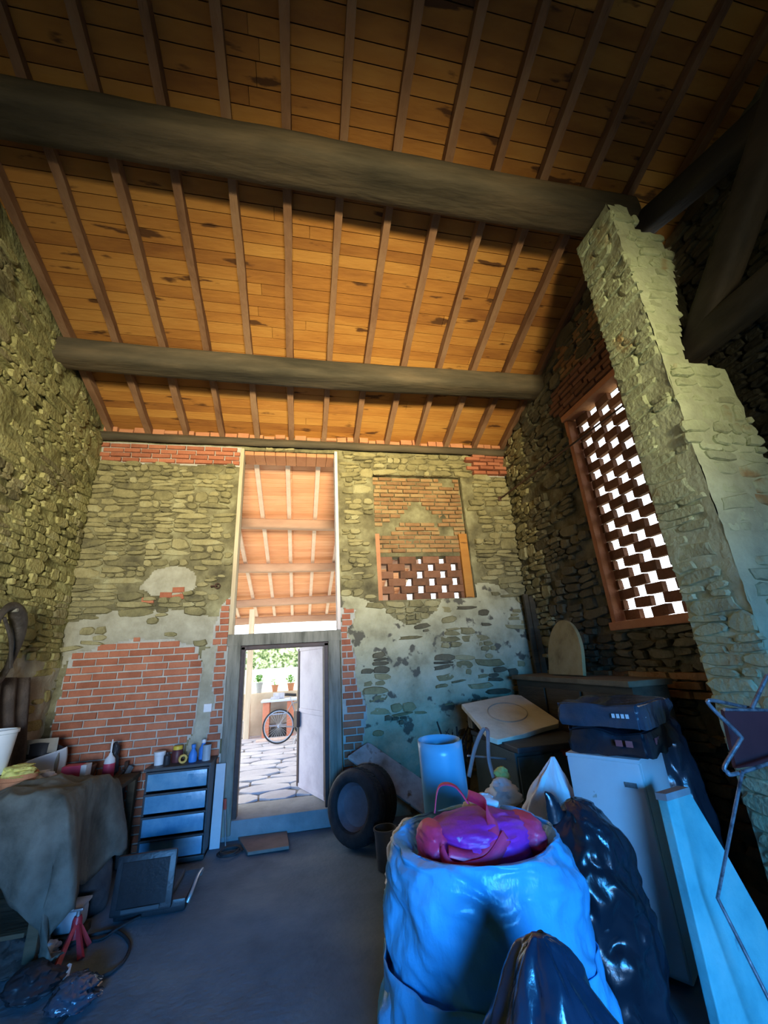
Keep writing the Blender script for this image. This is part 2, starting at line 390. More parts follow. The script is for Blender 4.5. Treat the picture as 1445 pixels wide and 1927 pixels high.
for x0, x1, z0, z1 in ((XL-.3, DOOR[0], 0, 5.0), (DOOR[1], LAT[0], 0, 5.0), (LAT[1], XR+.3, 0, 5.0), (LAT[0], LAT[1], 0, LAT[2]), (LAT[0], LAT[1], LAT[3], 5.0), (DOOR[0], DOOR[1], DOOR[3], 5.0)):
    b.box(((x0+x1)/2, YF+.25, (z0+z1)/2), (x1-x0, .44, z1-z0))
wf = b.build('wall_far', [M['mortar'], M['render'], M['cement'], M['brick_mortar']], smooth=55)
tag(wf, 'far rubble stone wall with brick patches around the doorway', 'wall', kind='structure')
def far_reg(x, z):
    k = far_kind(x, z)
    if k == 'stone': return (M['stone'], .97, 0)
    if k == 'render': return (M['stone_dark'] if nz((x, z, 4), 2) > .1 else M['stone'], .62 if nz((x, z, 7), 1.8) > .12 else .10, -.004)
    if k == 'cement' and inpoly(x, z, RING): return (M['stone'], .3, -.006)
    return None
st = rubble(O, UX, UZ, NF, (XL, .0, XR, 4.8), far_reg, 3, wr=(.10, .36), hr=(.05, .13))
place('stone', st, wf)
br = bricks(O, UX, UZ, NF, (XL, 0, 1.1, 2.7), lambda x, z: far_kind(x, z) == 'brick', 5, M['brick'])
br += bricks(O, UX, UZ, NF, (XL, 4.50, -.88, 4.79), lambda x, z: far_kind(x, z) == 'topbrick', 6, M['brick'], ch=.072, dep=.03)
br += bricks(O, UX, UZ, NF, (2.72, 4.46, XR, 4.76), lambda x, z: x < XR, 7, M['brick'], ch=.072, dep=.10)
for cx, cz in ((-1.66, 2.66), (-1.52, 2.72), (-1.52, 2.63), (-1.86, 2.60)):
    br.append(piece(variants('brick', M['brick'])[0], O, UX, UZ, NF, (cx, cz), (.14, .07), .03, 0, RN.uniform(-.2, .2)))
# bricks bedded on the wall plate, between the rafters
x = XL
while x < XR:
    l = RN.uniform(.11, .25); hgt = RN.uniform(.05, .10)
    br.append(piece(RN.choice(variants('brick', M['terracotta'])), O, UX, UZ, NF, (x+l/2, 4.925+hgt/2), (l-.012, hgt), RN.uniform(.05, .10), 0, RN.uniform(-.03, .03))); x += l
place('brick', br, wf)
pl = MB()
pl.grid(lambda s, t: (XL-.1+s*(XR-XL+.2), YF-.07-.055*math.cos(t*2*math.pi)*(1+.15*nz((s*9, t, 0)))+.0, 4.86+.062*math.sin(t*2*math.pi)*(1+.2*nz((s*12, t, 3)))), 60, 9)
o = pl.build('wall_plate', M['beam'], wf, smooth=60); o['label'] = 'dark timber wall plate under the rafters'
# blocked upper half of the recess and the brick lattice below it
RY = YF+.10; OW = Vector((0, RY, 0))
w1 = empty('window_1', (1.78, RY, 2.5), 'bricked up window with a lattice of small square holes in far wall', 'window', kind='structure')
b = MB()
wall_skin(b, OW, UX, UZ, NF, (LAT[0]-.02, 3.15, LAT[1]+.02, LAT[3]+.02), .03, lambda a, c, p: .02*fbm(p, 4, 5), lambda a, c: False)
b.box((1.78, RY+.12, 3.80), (LAT[1]-LAT[0]+.02, .16, 1.30))
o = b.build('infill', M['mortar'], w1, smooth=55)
inf = bricks(OW, UX, UZ, NF, (LAT[0], 3.20, LAT[1], LAT[3]), lambda x, z: LAT[0] < x < LAT[1] and nz((x*2, z*2, 9)) < .45 and not (3.50 < z < 3.60 and (x < 1.25 or 2.08 < x < 2.3)), 8, M['brick_old'], bl=.24, ch=.068, dep=.028)
place('brick', inf, w1)
lat = []
VS = variants('solid', M['brick_lattice'], 6)
zz = 2.505; j = 0
while zz < 3.19:
    x = LAT[0]+.07+(.18 if j % 2 else 0)-.25
    while x < LAT[1]-.1:
        xa, xb = max(x, LAT[0]+.06), min(x+.255, LAT[1]-.12)
        if xb-xa > .03:
            m = Matrix.Diagonal((xb-xa, .12, .105, 1)); m.translation = Vector(((xa+xb)/2, RY+.07, zz+.054)); lat.append((RN.choice(VS), m, .03))
        x += .36
    zz += .108; j += 1
place('lattice_brick', lat, w1)
for nm, xa, xb, mt in (('jamb', LAT[0], LAT[0]+.07, 'terracotta'), ('jamb', LAT[1]-.13, LAT[1], 'plank')):
    q = MB(); q.cbox(((xa+xb)/2, RY+.02, 3.0), (xb-xa, .14, .98), .008); q.build(nm, M[mt], w1)
# ---- left wall
OL = Vector((XL, 0, 0)); NL = Vector((1, 0, 0))
def left_disp(a, c, p):
    bul = .10*max(0, math.sin(a*1.3+c*.9))*(a < 5.2)
    return .035*fbm(p, 1.6, 21)+.022*fbm(p, 5, 22)+.008*fbm(p, 16, 23, 3)-.02
def left_low(a, c): return c < 1.95+.25*nz((a*1.5, c, 7))-.12*(5.6-a)
b = MB()
wall_skin(b, OL, UY, UZ, NL, (2.0, 0, YF+.05, 6.4), .034, left_disp, lambda a, c: c > zraf(a)+.25)
b.m = [1 if left_low(sum(b.v[i].y for i in f)/4, sum(b.v[i].z for i in f)/4) else 0 for f in b.f]
wall_skin(b, OL, UY, UZ, NL, (YB, 0, 2.0, 7.1), .15, lambda a, c, p: left_disp(a, c, p), lambda a, c: c > zraf(a)+.25)
b.cur = 0
b.prism([(YB, 0), (YF+.4, 0), (YF+.4, 5.0), (YRIDGE, zraf(YRIDGE)+.1), (YB, zraf(YB)+.1)], (XL-.08, 0, 0), UY, UZ, UX, -.4)
wl = b.build('wall_left', [M['mortar_left'], M['cement']], smooth=60)
tag(wl, 'left rubble wall washed in yellow green light, plastered at its foot', 'wall', kind='structure')
st = rubble(OL, UY, UZ, NL, (2.3, .3, YF-.05, 6.35), lambda a, c: None if c > zraf(a)-.02 else ((M['stone_left'], .22, -.02) if left_low(a, c) else (M['stone_left'] if nz((a, c, 3), 1.2) > -.25 else M['stone'], .80, -.012)), 9, wr=(.10, .36), hr=(.05, .14), dep=(.012, .032))
place('stone', st, wl)
# ---- right wall with the tall lattice
ORW = Vector((XR, 0, 0)); NR = Vector((-1, 0, 0))
RL = (2.85, 3.95, 1.93, 4.50)            # y0,y1,z0,z1 of the lattice opening
def rh(a, c): return (RL[0] < a < RL[1] and RL[2] < c < RL[3]) or c > zraf(a)+.25
b = MB()
wall_skin(b, ORW, UY, UZ, NR, (2.4, 0, YF+.05, 6.2), .034, lambda a, c, p: .03*fbm(p, 2, 31)+.02*fbm(p, 6, 32)+.007*fbm(p, 16, 33, 3)-.015, rh)
for y0, y1, z0, z1 in ((2.4, RL[0], 0, 5.4), (RL[1], YF+.4, 0, 4.95), (RL[0], RL[1], 0, RL[2]), (RL[0], RL[1], RL[3], 5.4)):
    b.box((XR+.14, (y0+y1)/2, (z0+z1)/2), (.16, y1-y0, z1-z0))
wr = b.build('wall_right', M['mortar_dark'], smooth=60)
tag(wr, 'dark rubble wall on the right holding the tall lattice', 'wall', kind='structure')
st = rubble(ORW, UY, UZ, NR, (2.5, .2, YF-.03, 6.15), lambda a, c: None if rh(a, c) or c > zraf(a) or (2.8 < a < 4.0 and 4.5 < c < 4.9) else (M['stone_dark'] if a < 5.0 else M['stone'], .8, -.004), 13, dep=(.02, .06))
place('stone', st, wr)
rb = bricks(ORW, UY, UZ, NR, (2.8, 4.55, 4.0, 4.95), lambda a, c: True, 14, M['brick_lattice'], ch=.07, dep=.04)
rb += bricks(ORW, UY, UZ, NR, (2.6, 5.0, 3.7, 5.5), lambda a, c: c < zraf(a)-.02, 15, M['brick_old'], ch=.07, dep=.03)
rb += bricks(ORW, UY, UZ, NR, (2.7, 1.27, 4.3, 1.45), lambda a, c: True, 16, M['brick_old'], ch=.075, dep=.06)
place('brick', rb, wr)
w2 = empty('window_2', (XR, 3.4, RL[2]), 'tall brick lattice glowing with daylight in right wall', 'window', kind='structure')
lat = []; zz = RL[2]+.05; j = 0
while zz < RL[3]-.06:
    y = RL[1]-.06+(.18 if j % 2 else 0)
    while y > RL[0]:
        ya, yb = max(y-.205, RL[0]), min(y, RL[1]-.05)
        if yb-ya > .03:
            m = Matrix.Diagonal((.06, yb-ya, .098, 1)); m.translation = Vector((XR+.13, (ya+yb)/2, zz+.054)); m = m @ Euler((RN.uniform(-.04, .04), 0, RN.uniform(-.03, .03))).to_matrix().to_4x4(); lat.append((RN.choice(VS), m, .03))
        y -= .36
    zz += .108; j += 1
place('lattice_brick', lat, w2)
for nm, c, s in (('lintel', (XR+.06, 3.40, RL[3]), (.20, 1.16, .075)), ('window_sill', (XR+.06, 3.40, RL[2]), (.22, 1.16, .085)), ('jamb', (XR+.05, RL[1]-.02, 3.2), (.14, .06, 2.5))):
    q = MB(); q.cbox(c, s, .01); q.build(nm, M['terracotta'], w2)
# ---- stone pier in front of the right wall
PXL, PY0, PY1 = 2.83, 2.16, 2.62
b = MB()
prof = [(PXL, 0), (PXL, 5.70), (3.06, 5.74), (3.07, 5.42), (3.30, 5.40), (3.36, 5.12), (3.22, 4.6), (3.05, 3.90), (3.44, 3.84), (3.46, 3.2), (3.46, 0)]
# subdivided faces so that the stones can bulge
def pier_n(p, o): return .016*fbm(p, 3, 40+o)+.008*fbm(p, 11, 41+o)
def pier_in(x, z): return inpoly(x, z, prof)
wall_skin(b, Vector((0, PY0, 0)), UX, UZ, Vector((0, -1, 0)), (PXL, 0, 3.50, 5.76), .03, lambda a, c, p: pier_n(p, 0), lambda a, c: not pier_in(a, c))
wall_skin(b, Vector((PXL, 0, 0)), UY, UZ, Vector((-1, 0, 0)), (PY0, 0, PY1, 5.72), .03, lambda a, c, p: pier_n(p, 1), lambda a, c: False)
b.prism([(x+.02 if x < 3 else x-.02, z-.01) for x, z in prof], (0, PY0+.03, 0), UX, UZ, UY, PY1-PY0-.03)
pier = b.build('wall_pier', M['mortar_pier'], smooth=50)
tag(pier, 'tall pale limed stone pier with broken stepped top', 'pier', kind='structure')
st = rubble(Vector((0, PY0, 0)), UX, UZ, Vector((0, -1, 0)), (PXL+.0, .1, 3.5, 5.72), lambda a, c: (M['stone_pier'], .80, -.008) if pier_in(a, c) or pier_in(a-.05, c) or pier_in(a+.05, c) else None, 23, wr=(.12, .28), hr=(.08, .18), dep=(.014, .035))
st += rubble(Vector((PXL, 0, 0)), UY, UZ, Vector((-1, 0, 0)), (PY0, .1, PY1, 5.70), lambda a, c: (M['stone_pier'], .95, -.004) if PY0-.05 < a < PY1+.02 else None, 24, wr=(.14, .36), hr=(.06, .15), dep=(.012, .03))
place('stone', st, pier)
# side bay beyond the pier and rear wall (outside the view, they keep the light out)
b = MB()
wall_skin(b, Vector((4.05, 0, 0)), UY, UZ, NR, (YB, 0, 2.7, 7.0), .07, lambda a, c, p: .03*fbm(p, 2, 51)+.02*fbm(p, 6, 52), lambda a, c: c > zraf(a)+.25)
b.prism([(YB, 0), (2.7, 0), (2.7, zraf(2.7)+.1), (YRIDGE, zraf(YRIDGE)+.1), (YB, zraf(YB)+.1)], (4.12, 0, 0), UY, UZ, UX, .4); b.box((3.78, 2.68, 2.7), (.62, .1, 5.4))
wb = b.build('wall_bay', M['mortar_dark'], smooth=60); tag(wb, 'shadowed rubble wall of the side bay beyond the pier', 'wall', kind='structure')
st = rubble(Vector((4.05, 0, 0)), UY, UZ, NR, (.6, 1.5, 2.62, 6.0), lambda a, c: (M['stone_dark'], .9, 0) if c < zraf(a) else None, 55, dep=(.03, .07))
place('stone', st, wb)
b = MB()
for x0, x1, z0, z1 in ((XL-.3, -1.1, 0, 5.0), (1.9, 4.5, 0, 5.0), (-1.1, 1.9, 2.3, 5.0)): b.box(((x0+x1)/2, YB-.2, (z0+z1)/2), (x1-x0, .4, z1-z0))
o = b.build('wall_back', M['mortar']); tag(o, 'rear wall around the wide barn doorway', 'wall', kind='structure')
# ---- roof
ce = empty('ceiling', (0, YRIDGE, zraf(YRIDGE)), 'open timber roof of orange planks on rafters', 'roof', kind='structure')
RH = .10
ang = math.atan(SL); sl = Vector((0, math.cos(ang), -math.sin(ang))); nn = Vector((0, math.sin(ang), math.cos(ang)))
def plank_meshes(mat, n=8):
    out = []
    for i in range(n):
        q = MB(); q.cbox((0, 0, 0), (1, 1, 1), .01); me = bpy.data.meshes.new('plank'); me.from_pydata([tuple(p) for p in q.v], [], q.f); me.materials.append(mat); me.update(); out.append(me)
    return out
PM = plank_meshes(M['plank'], 1)
items = []
s = -.1; Ltot = (YF+.3-YRIDGE)/math.cos(ang)
top = Vector((0, YRIDGE, zraf(YRIDGE)+RH/math.cos(ang)))
xr = [-.165+.49*k for k in range(-5, 9)]
while s < Ltot:
    wd = RN.uniform(.105, .15); x = XL-.35
    while x < 4.2:
        x2 = min(4.2, RN.choice([q for q in xr if q > x+1.2] or [4.2])+.03)
        if x2-x > 3.4: x2 = x+RN.uniform(2, 3.2)
        if 4.2-x2 < .3: x2 = 4.2
        m = Matrix((UX*(x2-x-.004), sl*(wd-.007), nn*.03)).transposed().to_4x4(); m.translation = top+UX*((x+x2)/2)+sl*(s+wd/2)+nn*(.015+RN.uniform(0, .008))
        items.append((PM[0], m, wd*(x2-x))); x = x2
    s += wd
place('plank', items, ce)
b = MB(); b.box((.75, 0, 0), (7.0, 1, 1))     # weatherproof deck above the planks and the rear slope
b.v = []; b.f = []; b.m = []
za = zraf(YRIDGE)+RH/math.cos(ang)+.06
for y0, z0, y1, z1 in ((YRIDGE, za, YF+.5, za-SL*(YF+.5-YRIDGE)), (YRIDGE, za, YB-.4, za-SL*(YRIDGE-YB+.4))):
    b.prism([(y0, z0), (y1, z1), (y1, z1+.08), (y0, z0+.08)], (XL-.45, 0, 0), UY, UZ, UX, 7.6)
b.build('roof_deck', M['plank'], ce)
for k, x in enumerate(xr):
    q = MB(); ln = Ltot+.15; ww = RN.uniform(.068, .082); ph = RN.uniform(0, 9)
    c0 = Vector((x, YRIDGE-.05, zraf(YRIDGE)))
    def fn(sv, tv, c0=c0, ww=ww, ph=ph, ln=ln):
        i = int(round(sv*4)) % 4; cx = (-1, 1, 1, -1)[i]*ww/2; cz = (0, 0, 1, 1)[i]*RH
        p = c0+sl*(tv*ln)+nn*cz; wob = .010*nz((tv*ln*1.6, i, ph), 1)+.006*nz((tv*ln*5, i, ph), 1)
        return p+UX*(cx+wob)+nn*(wob*.6*(cz == 0))
    q.grid(fn, 4, 44, closed=True, capb=True, capt=True)
    q.build('rafter', M['rafter'], ce)
def beam(name, pa, pb, wy, hz, mat, parent, seed, ext=0):
    q = MB(); pa, pb = Vector(pa), Vector(pb); d = (pb-pa); L_ = d.length; d.normalize()
    side = d.cross(UZ).normalized(); up = side.cross(d)
    def fn(sv, tv):
        a = 2*math.pi*sv; e = 5.0; c, s_ = math.cos(a), math.sin(a)
        r = 1/(abs(c)**e+abs(s_)**e)**(1/e)
        k = 1+.05*nz((tv*L_*.9, c*.8, seed), 1)+.025*nz((tv*L_*3, c*1.5, s_*1.5+seed), 1)
        sag = .03*math.sin(tv*math.pi*1.3+seed)
        return pa+d*(tv*L_)+side*(c*r*wy/2*k)+up*(s_*r*hz/2*k+sag)
    q.grid(fn, 28, 60, closed=True, capb=True, capt=True)
    return q.build(name, mat, parent, smooth=40)
o = beam('purlin', (XL-.1, 4.35, 5.235), (XR+.1, 4.30, 5.225), .31, .27, M['beam'], ce, 3)
o = beam('purlin', (XL-.1, 2.40, 5.93), (3.3, 2.38, 5.93), .35, .29, M['beam'], ce, 8)
o = beam('purlin', (XL-.1, .62, 6.50), (4.2, .60, 6.50), .33, .28, M['beam'], ce, 12)
# ---- roof truss over the side bay
TX = 3.28
tr = empty('roof_truss', (TX, 1.0, 4.0), 'dark timber truss with tie beam and strut beside the pale pier', 'truss')
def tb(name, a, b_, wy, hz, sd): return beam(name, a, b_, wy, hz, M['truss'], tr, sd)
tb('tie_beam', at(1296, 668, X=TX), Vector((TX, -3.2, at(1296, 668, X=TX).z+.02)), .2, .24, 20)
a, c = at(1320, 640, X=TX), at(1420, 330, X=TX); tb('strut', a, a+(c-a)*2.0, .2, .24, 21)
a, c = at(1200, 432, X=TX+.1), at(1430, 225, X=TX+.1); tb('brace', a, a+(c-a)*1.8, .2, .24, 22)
# ------------------------------------------------------------------ doorway
fr = empty('trim_1', (-.18, YF, .05), 'grey weathered timber door frame with dark inner rebate and head', 'door frame', kind='structure')
for nm, c, s in (('post', (-.79, YF+.01, 1.07), (.15, .17, 2.04)), ('post', (.43, YF+.01, 1.07), (.15, .17, 2.04)), ('head', (-.18, YF+.01, 2.07), (1.40, .18, .14))):
    q = MB(); q.cbox(c, s, .012); q.build(nm, M['oldwood'], fr)
for c, s in (((-.695, YF+.05, 1.08), (.05, .12, 1.82)), ((.335, YF+.05, 1.08), (.06, .12, 1.82)), ((-.18, YF+.05, 1.975), (1.09, .12, .05))):
    q = MB(); q.cbox(c, s, .006); q.build('rebate', M['darkwood'], fr)
q = MB(); q.cbox((-.855, YF+.02, 3.45), (.05, .16, 2.62), .008); o = q.build('lining_board', MAT('pale raw board', [(.45, .36, .24), (.58, .48, .33)], 6, .85, .3, 30, coord='W', stretch=(3, 3, .3)), fr)
q = MB(); q.cbox((.50, YF+.02, 3.45), (.045, .20, 2.62), .008); q.build('lining_board', MAT('whitewashed board', [(.62, .54, .52), (.74, .66, .63)], 6, .85, .4, 30, coord='W', stretch=(3, 3, .3)), fr)
lint = []
for i in range(9):
    m = Matrix.Diagonal((.148, .32, .06, 1)); m.translation = Vector((-.78+.153*i, YF+.20, 4.735)); lint.append((RN.choice(variants('solid', M['terracotta'], 6)), m, .01))
place('lintel_brick', lint, fr)
q = MB(); q.cbox((-.18, YF+.24, .09), (1.40, .58, .185), .015); o = q.build('trim_2', M['sill'], smooth=40); tag(o, 'worn cement doorstep below the open door', 'doorstep', kind='structure')
# door leaf, opened outwards
hx, hy = .335, YF+.14; tip = at(560, 1478, Z=.2); dv = Vector((tip.x-hx, tip.y-hy, 0)); dl = dv.length
d1 = empty('door_1', (hx, hy, .2), 'pale lilac wooden door with brown edges standing open outwards', 'door', kind='structure')
Md = frame((hx, hy, 0), dv, (dv.y, -dv.x, 0)) if False else Matrix.Translation((hx, hy, 0)) @ Matrix.Rotation(math.atan2(dv.y, dv.x), 4, 'Z')
lil = MAT('lilac paint', [(.50, .44, .50), (.60, .54, .60), (.66, .60, .64)], 3, .6, .2, 20, coord='W')
for z0, z1 in ((.24, 1.10), (1.16, 1.93)):
    q = MB(); q.cbox((dl/2, 0, (z0+z1)/2), (dl-.10, .022, z1-z0), .006, Md); q.build('door_panel', lil, d1)
for c, s, mt in (((.03, 0, 1.08), (.06, .04, 1.76), M['darkwood']), ((dl-.03, 0, 1.08), (.06, .045, 1.76), M['darkwood']), ((dl/2, 0, .22), (dl-.06, .04, .05), lil), ((dl/2, 0, 1.13), (dl-.06, .034, .06), lil), ((dl/2, 0, 1.95), (dl-.06, .04, .05), lil)):
    q = MB(); q.cbox(c, s, .006, Md); q.build('stile' if s[2] > 1 else 'rail', mt, d1)
metal = MAT('dull steel', [(.30, .30, .32), (.45, .45, .47)], 10, .4, .1, 40, metal=.8)
rust = MAT('rusty iron', [(.05, .03, .022), (.13, .07, .045)], 9, .8, .4, 40, metal=.3)
q = MB(); q.cbox((dl-.05, .045, 1.02), (.12, .05, .20), .008, Md); o = q.build('lock', M['darkwood'], d1)
q = MB(); q.cbox((dl+.004, .0, 1.02), (.012, .05, .24), .003, Md); q.build('strike_plate', metal, d1)
# ------------------------------------------------------------------ porch and yard
b = MB(); b.box((0, 30, -.08), (80, 100, .06)); o = b.build('ground', M['ground']); tag(o, 'sunny pale yard ground beyond the porch', 'ground', kind='structure')
b = MB(); b.box((-.3, 9.25, .05), (6.0, 6.55, .22)); pf = b.build('floor_porch', M['dirt']); tag(pf, 'irregular stone paving of the porch behind the door', 'paving', kind='structure')
R = random.Random(77); items = []
def slab_mesh(seed):
    r = random.Random(seed); n = 8; vs = []
    for sc, z in ((1, -1), (1, .6), (.975, 1)):
        for i in range(n):
            a = 2*math.pi*(i+.5)/n; c, s_ = math.cos(a), math.sin(a); q = .5/(abs(c)**12+abs(s_)**12)**(1/12)*random.Random(seed*9+i).uniform(.90, 1.06); vs.append((c*q*sc, s_*q*sc, z))
    fs = [list(range(16, 24))]+[(k*n+i, k*n+(i+1) % n, (k+1)*n+(i+1) % n, (k+1)*n+i) for k in (0, 1) for i in range(n)]
    me = bpy.data.meshes.new('paving_stone'); me.from_pydata(vs, [], fs); me.materials.append(M['paving']); me.update(); return me
SM = [slab_mesh(i) for i in range(10)]
for a, b_, c, d in split(-2.4, 6.14, 1.8, 12.45, R, (.5, 1.0), (.35, .65)):
    m = Matrix.Rotation(R.uniform(-.08, .08), 4, 'Z') @ Matrix.Diagonal(((c-a)*1.0, (d-b_)*1.0, .016, 1)); m.translation = Vector(((a+c)/2, (b_+d)/2, .168+R.uniform(0, .012))); items.append((R.choice(SM), m, (c-a)*(d-b_)))
place('paving_stone', items, pf)
# porch roof
PS = .28; PY = YF+.5
def zp(y): return 4.80-PS*(y-PY)
pa = math.atan(PS); psl = Vector((0, math.cos(pa), -math.sin(pa))); pn = Vector((0, math.sin(pa), math.cos(pa)))
pr = empty('ceiling_porch', (0, PY, 4.8), 'orange boarded porch roof on rafters and beams seen through doorway', 'roof', kind='structure')
ptop = Vector((0, PY, zp(PY)+.08)); s = -.1; items = []
PPM = plank_meshes(M['porchplank'], 1)
while s < 6.75:
    wd = .118
    for x, x2 in ((-2.4, -.165), (-.165, 2.75)):
        m = Matrix((UX*(x2-x-.004), psl*(wd-.010), pn*.03)).transposed().to_4x4(); m.translation = ptop+UX*((x+x2)/2)+psl*(s+wd/2)+pn*(.015+RN.uniform(0, .006)); items.append((PPM[0], m, 1))
    s += wd
place('plank', items, pr)
b = MB(); b.prism([(PY-.1, zp(PY-.1)+.13), (12.7, zp(12.7)+.13), (12.7, zp(12.7)+.2), (PY-.1, zp(PY-.1)+.2)], (-2.4, 0, 0), UY, UZ, UX, 5.15); b.build('roof_deck', M['porchplank'], pr)
for k in range(-4, 7):
    q = MB(); mm = frame((-.23+.49*k, PY-.05, zp(PY-.05)+.04), psl, -UX); q.cbox((3.35, 0, 0), (6.75, .075, .08), .006, mm); q.build('rafter', M['porchrafter'], pr)
for y in (7.62, 9.25, 11.10, 12.35):
    beam('roof_beam', (-2.4, y, zp(y)-.10), (2.75, y, zp(y)-.10), .18, .19, M['porchwood'], pr, y)
for x in (-1.20, 2.45):
    q = MB(); q.cbox((x, 11.05, 1.65), (.13, .13, 2.95), .015); o = q.build('porch_post', MAT('porch post wood', [(.52, .42, .30), (.66, .55, .42)], 5, .85, .3, 30, coord='W', stretch=(3, 3, .3)))
    tag(o, 'pale wooden porch post left of the bicycle' if x < 0 else 'pale wooden porch post on the right side of the porch', 'post')
# low wall and garden wall
b = MB(); b.cbox((-.3, 11.62, .60), (5.6, .36, 1.04), .02); lw = b.build('low_wall', MAT('low wall render', [(.50, .40, .28), (.64, .52, .38)], 3, .9, .4, 20, coord='W')); tag(lw, 'low plastered parapet wall carrying the flower pots', 'wall')
b = MB(); wall_skin(b, Vector((0, 16.5, 0)), UX, UZ, Vector((0, -1, 0)), (-7, -.05, 7, 2.75), .07, lambda a, c, p: .06*fbm(p, 3, 3)+.05*fbm(p, 9, 4), lambda a, c: False); b.box((0, 16.85, 1.3), (14, .5, 2.7))
mi = MAT('ivy grown rubble', [(.05, .09, .03), (.30, .36, .16), (.66, .66, .50)], 9, .9, .6, 20, coord='W', detail=3, lo=.38, hi=.62)
o = b.build('garden_wall', mi, smooth=60); tag(o, 'rubble garden wall overgrown with green ivy beyond the yard', 'wall')
b = MB(); b.cbox((0, 16.0, .80), (14, .3, 1.7), .02); o = b.build('plinth_wall', MAT('sunlit white', [(.80, .80, .76), (.88, .88, .84)], 3, .9, .2, 20, coord='W')); tag(o, 'plinth in front of the ivy wall, sunlit brightness put into its white', 'wall')  # glare of the sunlit band beyond the yard is put into the white
# flower pots on the parapet
leafm = MAT('fresh leaves', [(.16, .42, .06), (.30, .62, .12), (.45, .72, .2)], 20, .6, .1, 40, rnd=.6)
soil = MAT('potting soil', [(.05, .035, .025), (.09, .06, .04)], 20, .95, .4, 60)
def plant(px_, ztop, mat, label, seed, lush, pr_=.085, ph=.17):
    p = at(px_, 1303, Y=11.58); r = random.Random(seed); e = empty('potted_plant', (p.x, 11.60, 1.12), label, 'plant', 'pots on the parapet')
    q = MB(); q.lathe([(pr_*.72, 0), (pr_, ph*.85), (pr_*1.12, ph*.86), (pr_*1.12, ph), (pr_*.95, ph), (pr_*.9, ph*.88)], 20, (p.x, 11.60, 1.12)); q.build('pot', mat, e, smooth=40)
    q = MB(); q.lathe([(pr_*.93, ph*.86), (pr_*.5, ph*.90)], 16, (p.x, 11.60, 1.12)); q.build('soil', soil, e)
    q = MB()
    for i in range(lush):
        a, k = r.uniform(0, 6.28), r.uniform(.1, 1); t = Vector((p.x+math.cos(a)*.13*k, 11.60+math.sin(a)*.13*k, 1.12+ph+r.uniform(.03, .20)*(1.15-k*.5)))
        l = r.uniform(.03, .06); dr = Vector((math.cos(a+r.uniform(-1, 1)), math.sin(a), r.uniform(-.3, .5))).normalized(); sd = dr.cross(UZ).normalized()
        q.add([t-dr*l, t+sd*l*.6, t+dr*l, t-sd*l*.6], [(0, 1, 2, 3)])
    q.build('foliage', leafm, e)
    q = MB()
    for i in range(5):
        a = r.uniform(0, 6.28); q.tube([(p.x, 11.6, 1.12+ph*.8), (p.x+math.cos(a)*.07, 11.6+math.sin(a)*.07, 1.12+ph+.14)], .005, 5)
    q.build('stem', leafm, e)
gpot = MAT('grey plastic pot', [(.30, .31, .30), (.38, .39, .38)], 8, .6, .1, 30)
plant(487, 0, gpot, 'lush green plant in grey pot, leftmost on the parapet', 1, 170, .085, .24)
plant(517, 0, M['terracotta'], 'straggly thin plant in small clay pot, middle of the parapet', 2, 22, .08, .16)
plant(547, 0, M['terracotta'], 'bright green plant in orange clay pot nearest the door', 3, 120, .085, .18)
# stone-topped table with red legs
tp = at(525, 1322, Y=10.95); tx0, tx1 = at(494, 1322, Y=10.95).x, at(556, 1322, Y=10.95).x
t = empty('outdoor_table', ((tx0+tx1)/2, 11.10, .18), 'stone topped table on red painted legs behind the bicycle', 'table')
q = MB(); q.cbox(((tx0+tx1)/2, 11.10, .96), (tx1-tx0+.06, .5, .05), .01); q.build('table_top', MAT('pale slate', [(.50, .55, .62), (.62, .66, .70)], 4, .7, .2, 20, coord='W'), t)
redp = MAT('red brown paint', [(.50, .17, .10), (.62, .24, .15)], 5, .8, .3, 30, coord='W')
for x in (tx0+.09, tx1-.12):
    q = MB(); q.cbox((x, 11.10, .555), (.15, .42, .755), .01); q.build('leg', redp, t)
for z in (.42, .66):
    q = MB(); q.cbox(((tx0+tx1)/2, 11.15, z), (tx1-tx0-.2, .3, .03), .005); q.build('shelf', metal, t)
q = MB(); q.cbox(((tx0+tx1)/2-.02, 11.15, 1.05), (.26, .2, .13), .02); q.cbox(((tx0+tx1)/2-.1, 11.08, 1.01), (.2, .22, .05), .01); o = q.build('cloth_bundle', MAT('grey bundle', [(.38, .38, .44), (.55, .55, .6)], 9, .9, .5, 25)); tag(o, 'grey bundle lying on the stone topped table', 'bundle')
for i, (x, y, wx, hh, lab, col) in enumerate(((453, 1388, .2, .36, 'short white plastic drum by the porch post', (.7, .7, .68)), (470, 1384, .26, .58, 'tall white carton standing between drum and red table leg', (.72, .70, .70)))):
    p = at(x, y, Z=.185); q = MB()
    if i == 0: q.lathe([(wx*.5, 0), (wx*.52, hh*.9), (wx*.56, hh*.92), (wx*.56, hh), (wx*.2, hh)], 20, (p.x, p.y, .186))
    else: q.cbox((p.x, p.y+.1, .187+hh/2), (wx, .22, hh), .008)
    o = q.build('plastic_drum' if i == 0 else 'carton', MAT(lab[:12], [col, tuple(c*.85 for c in col)], 5, .7, .1, 20, coord='W'), smooth=40); tag(o, lab, 'drum' if i == 0 else 'box')
p = at(488, 1380, Z=.185); q = MB(); q.grid(lambda s, t_: (p.x+.09*(1-.6*t_)*math.cos(6.283*s)*(1+.2*nz((math.cos(6.283*s), t_*3, 1))), p.y+.07*math.sin(6.283*s), .187+.36*t_+.02*nz((s*6, t_*4, 2))*(t_ > 0)), 18, 10, True, True, True)
o = q.build('orange_bag', MAT('orange plastic', [(.70, .26, .16), (.80, .42, .32)], 9, .5, .4, 20)); tag(o, 'small crumpled orange bag against the red table leg', 'bag')
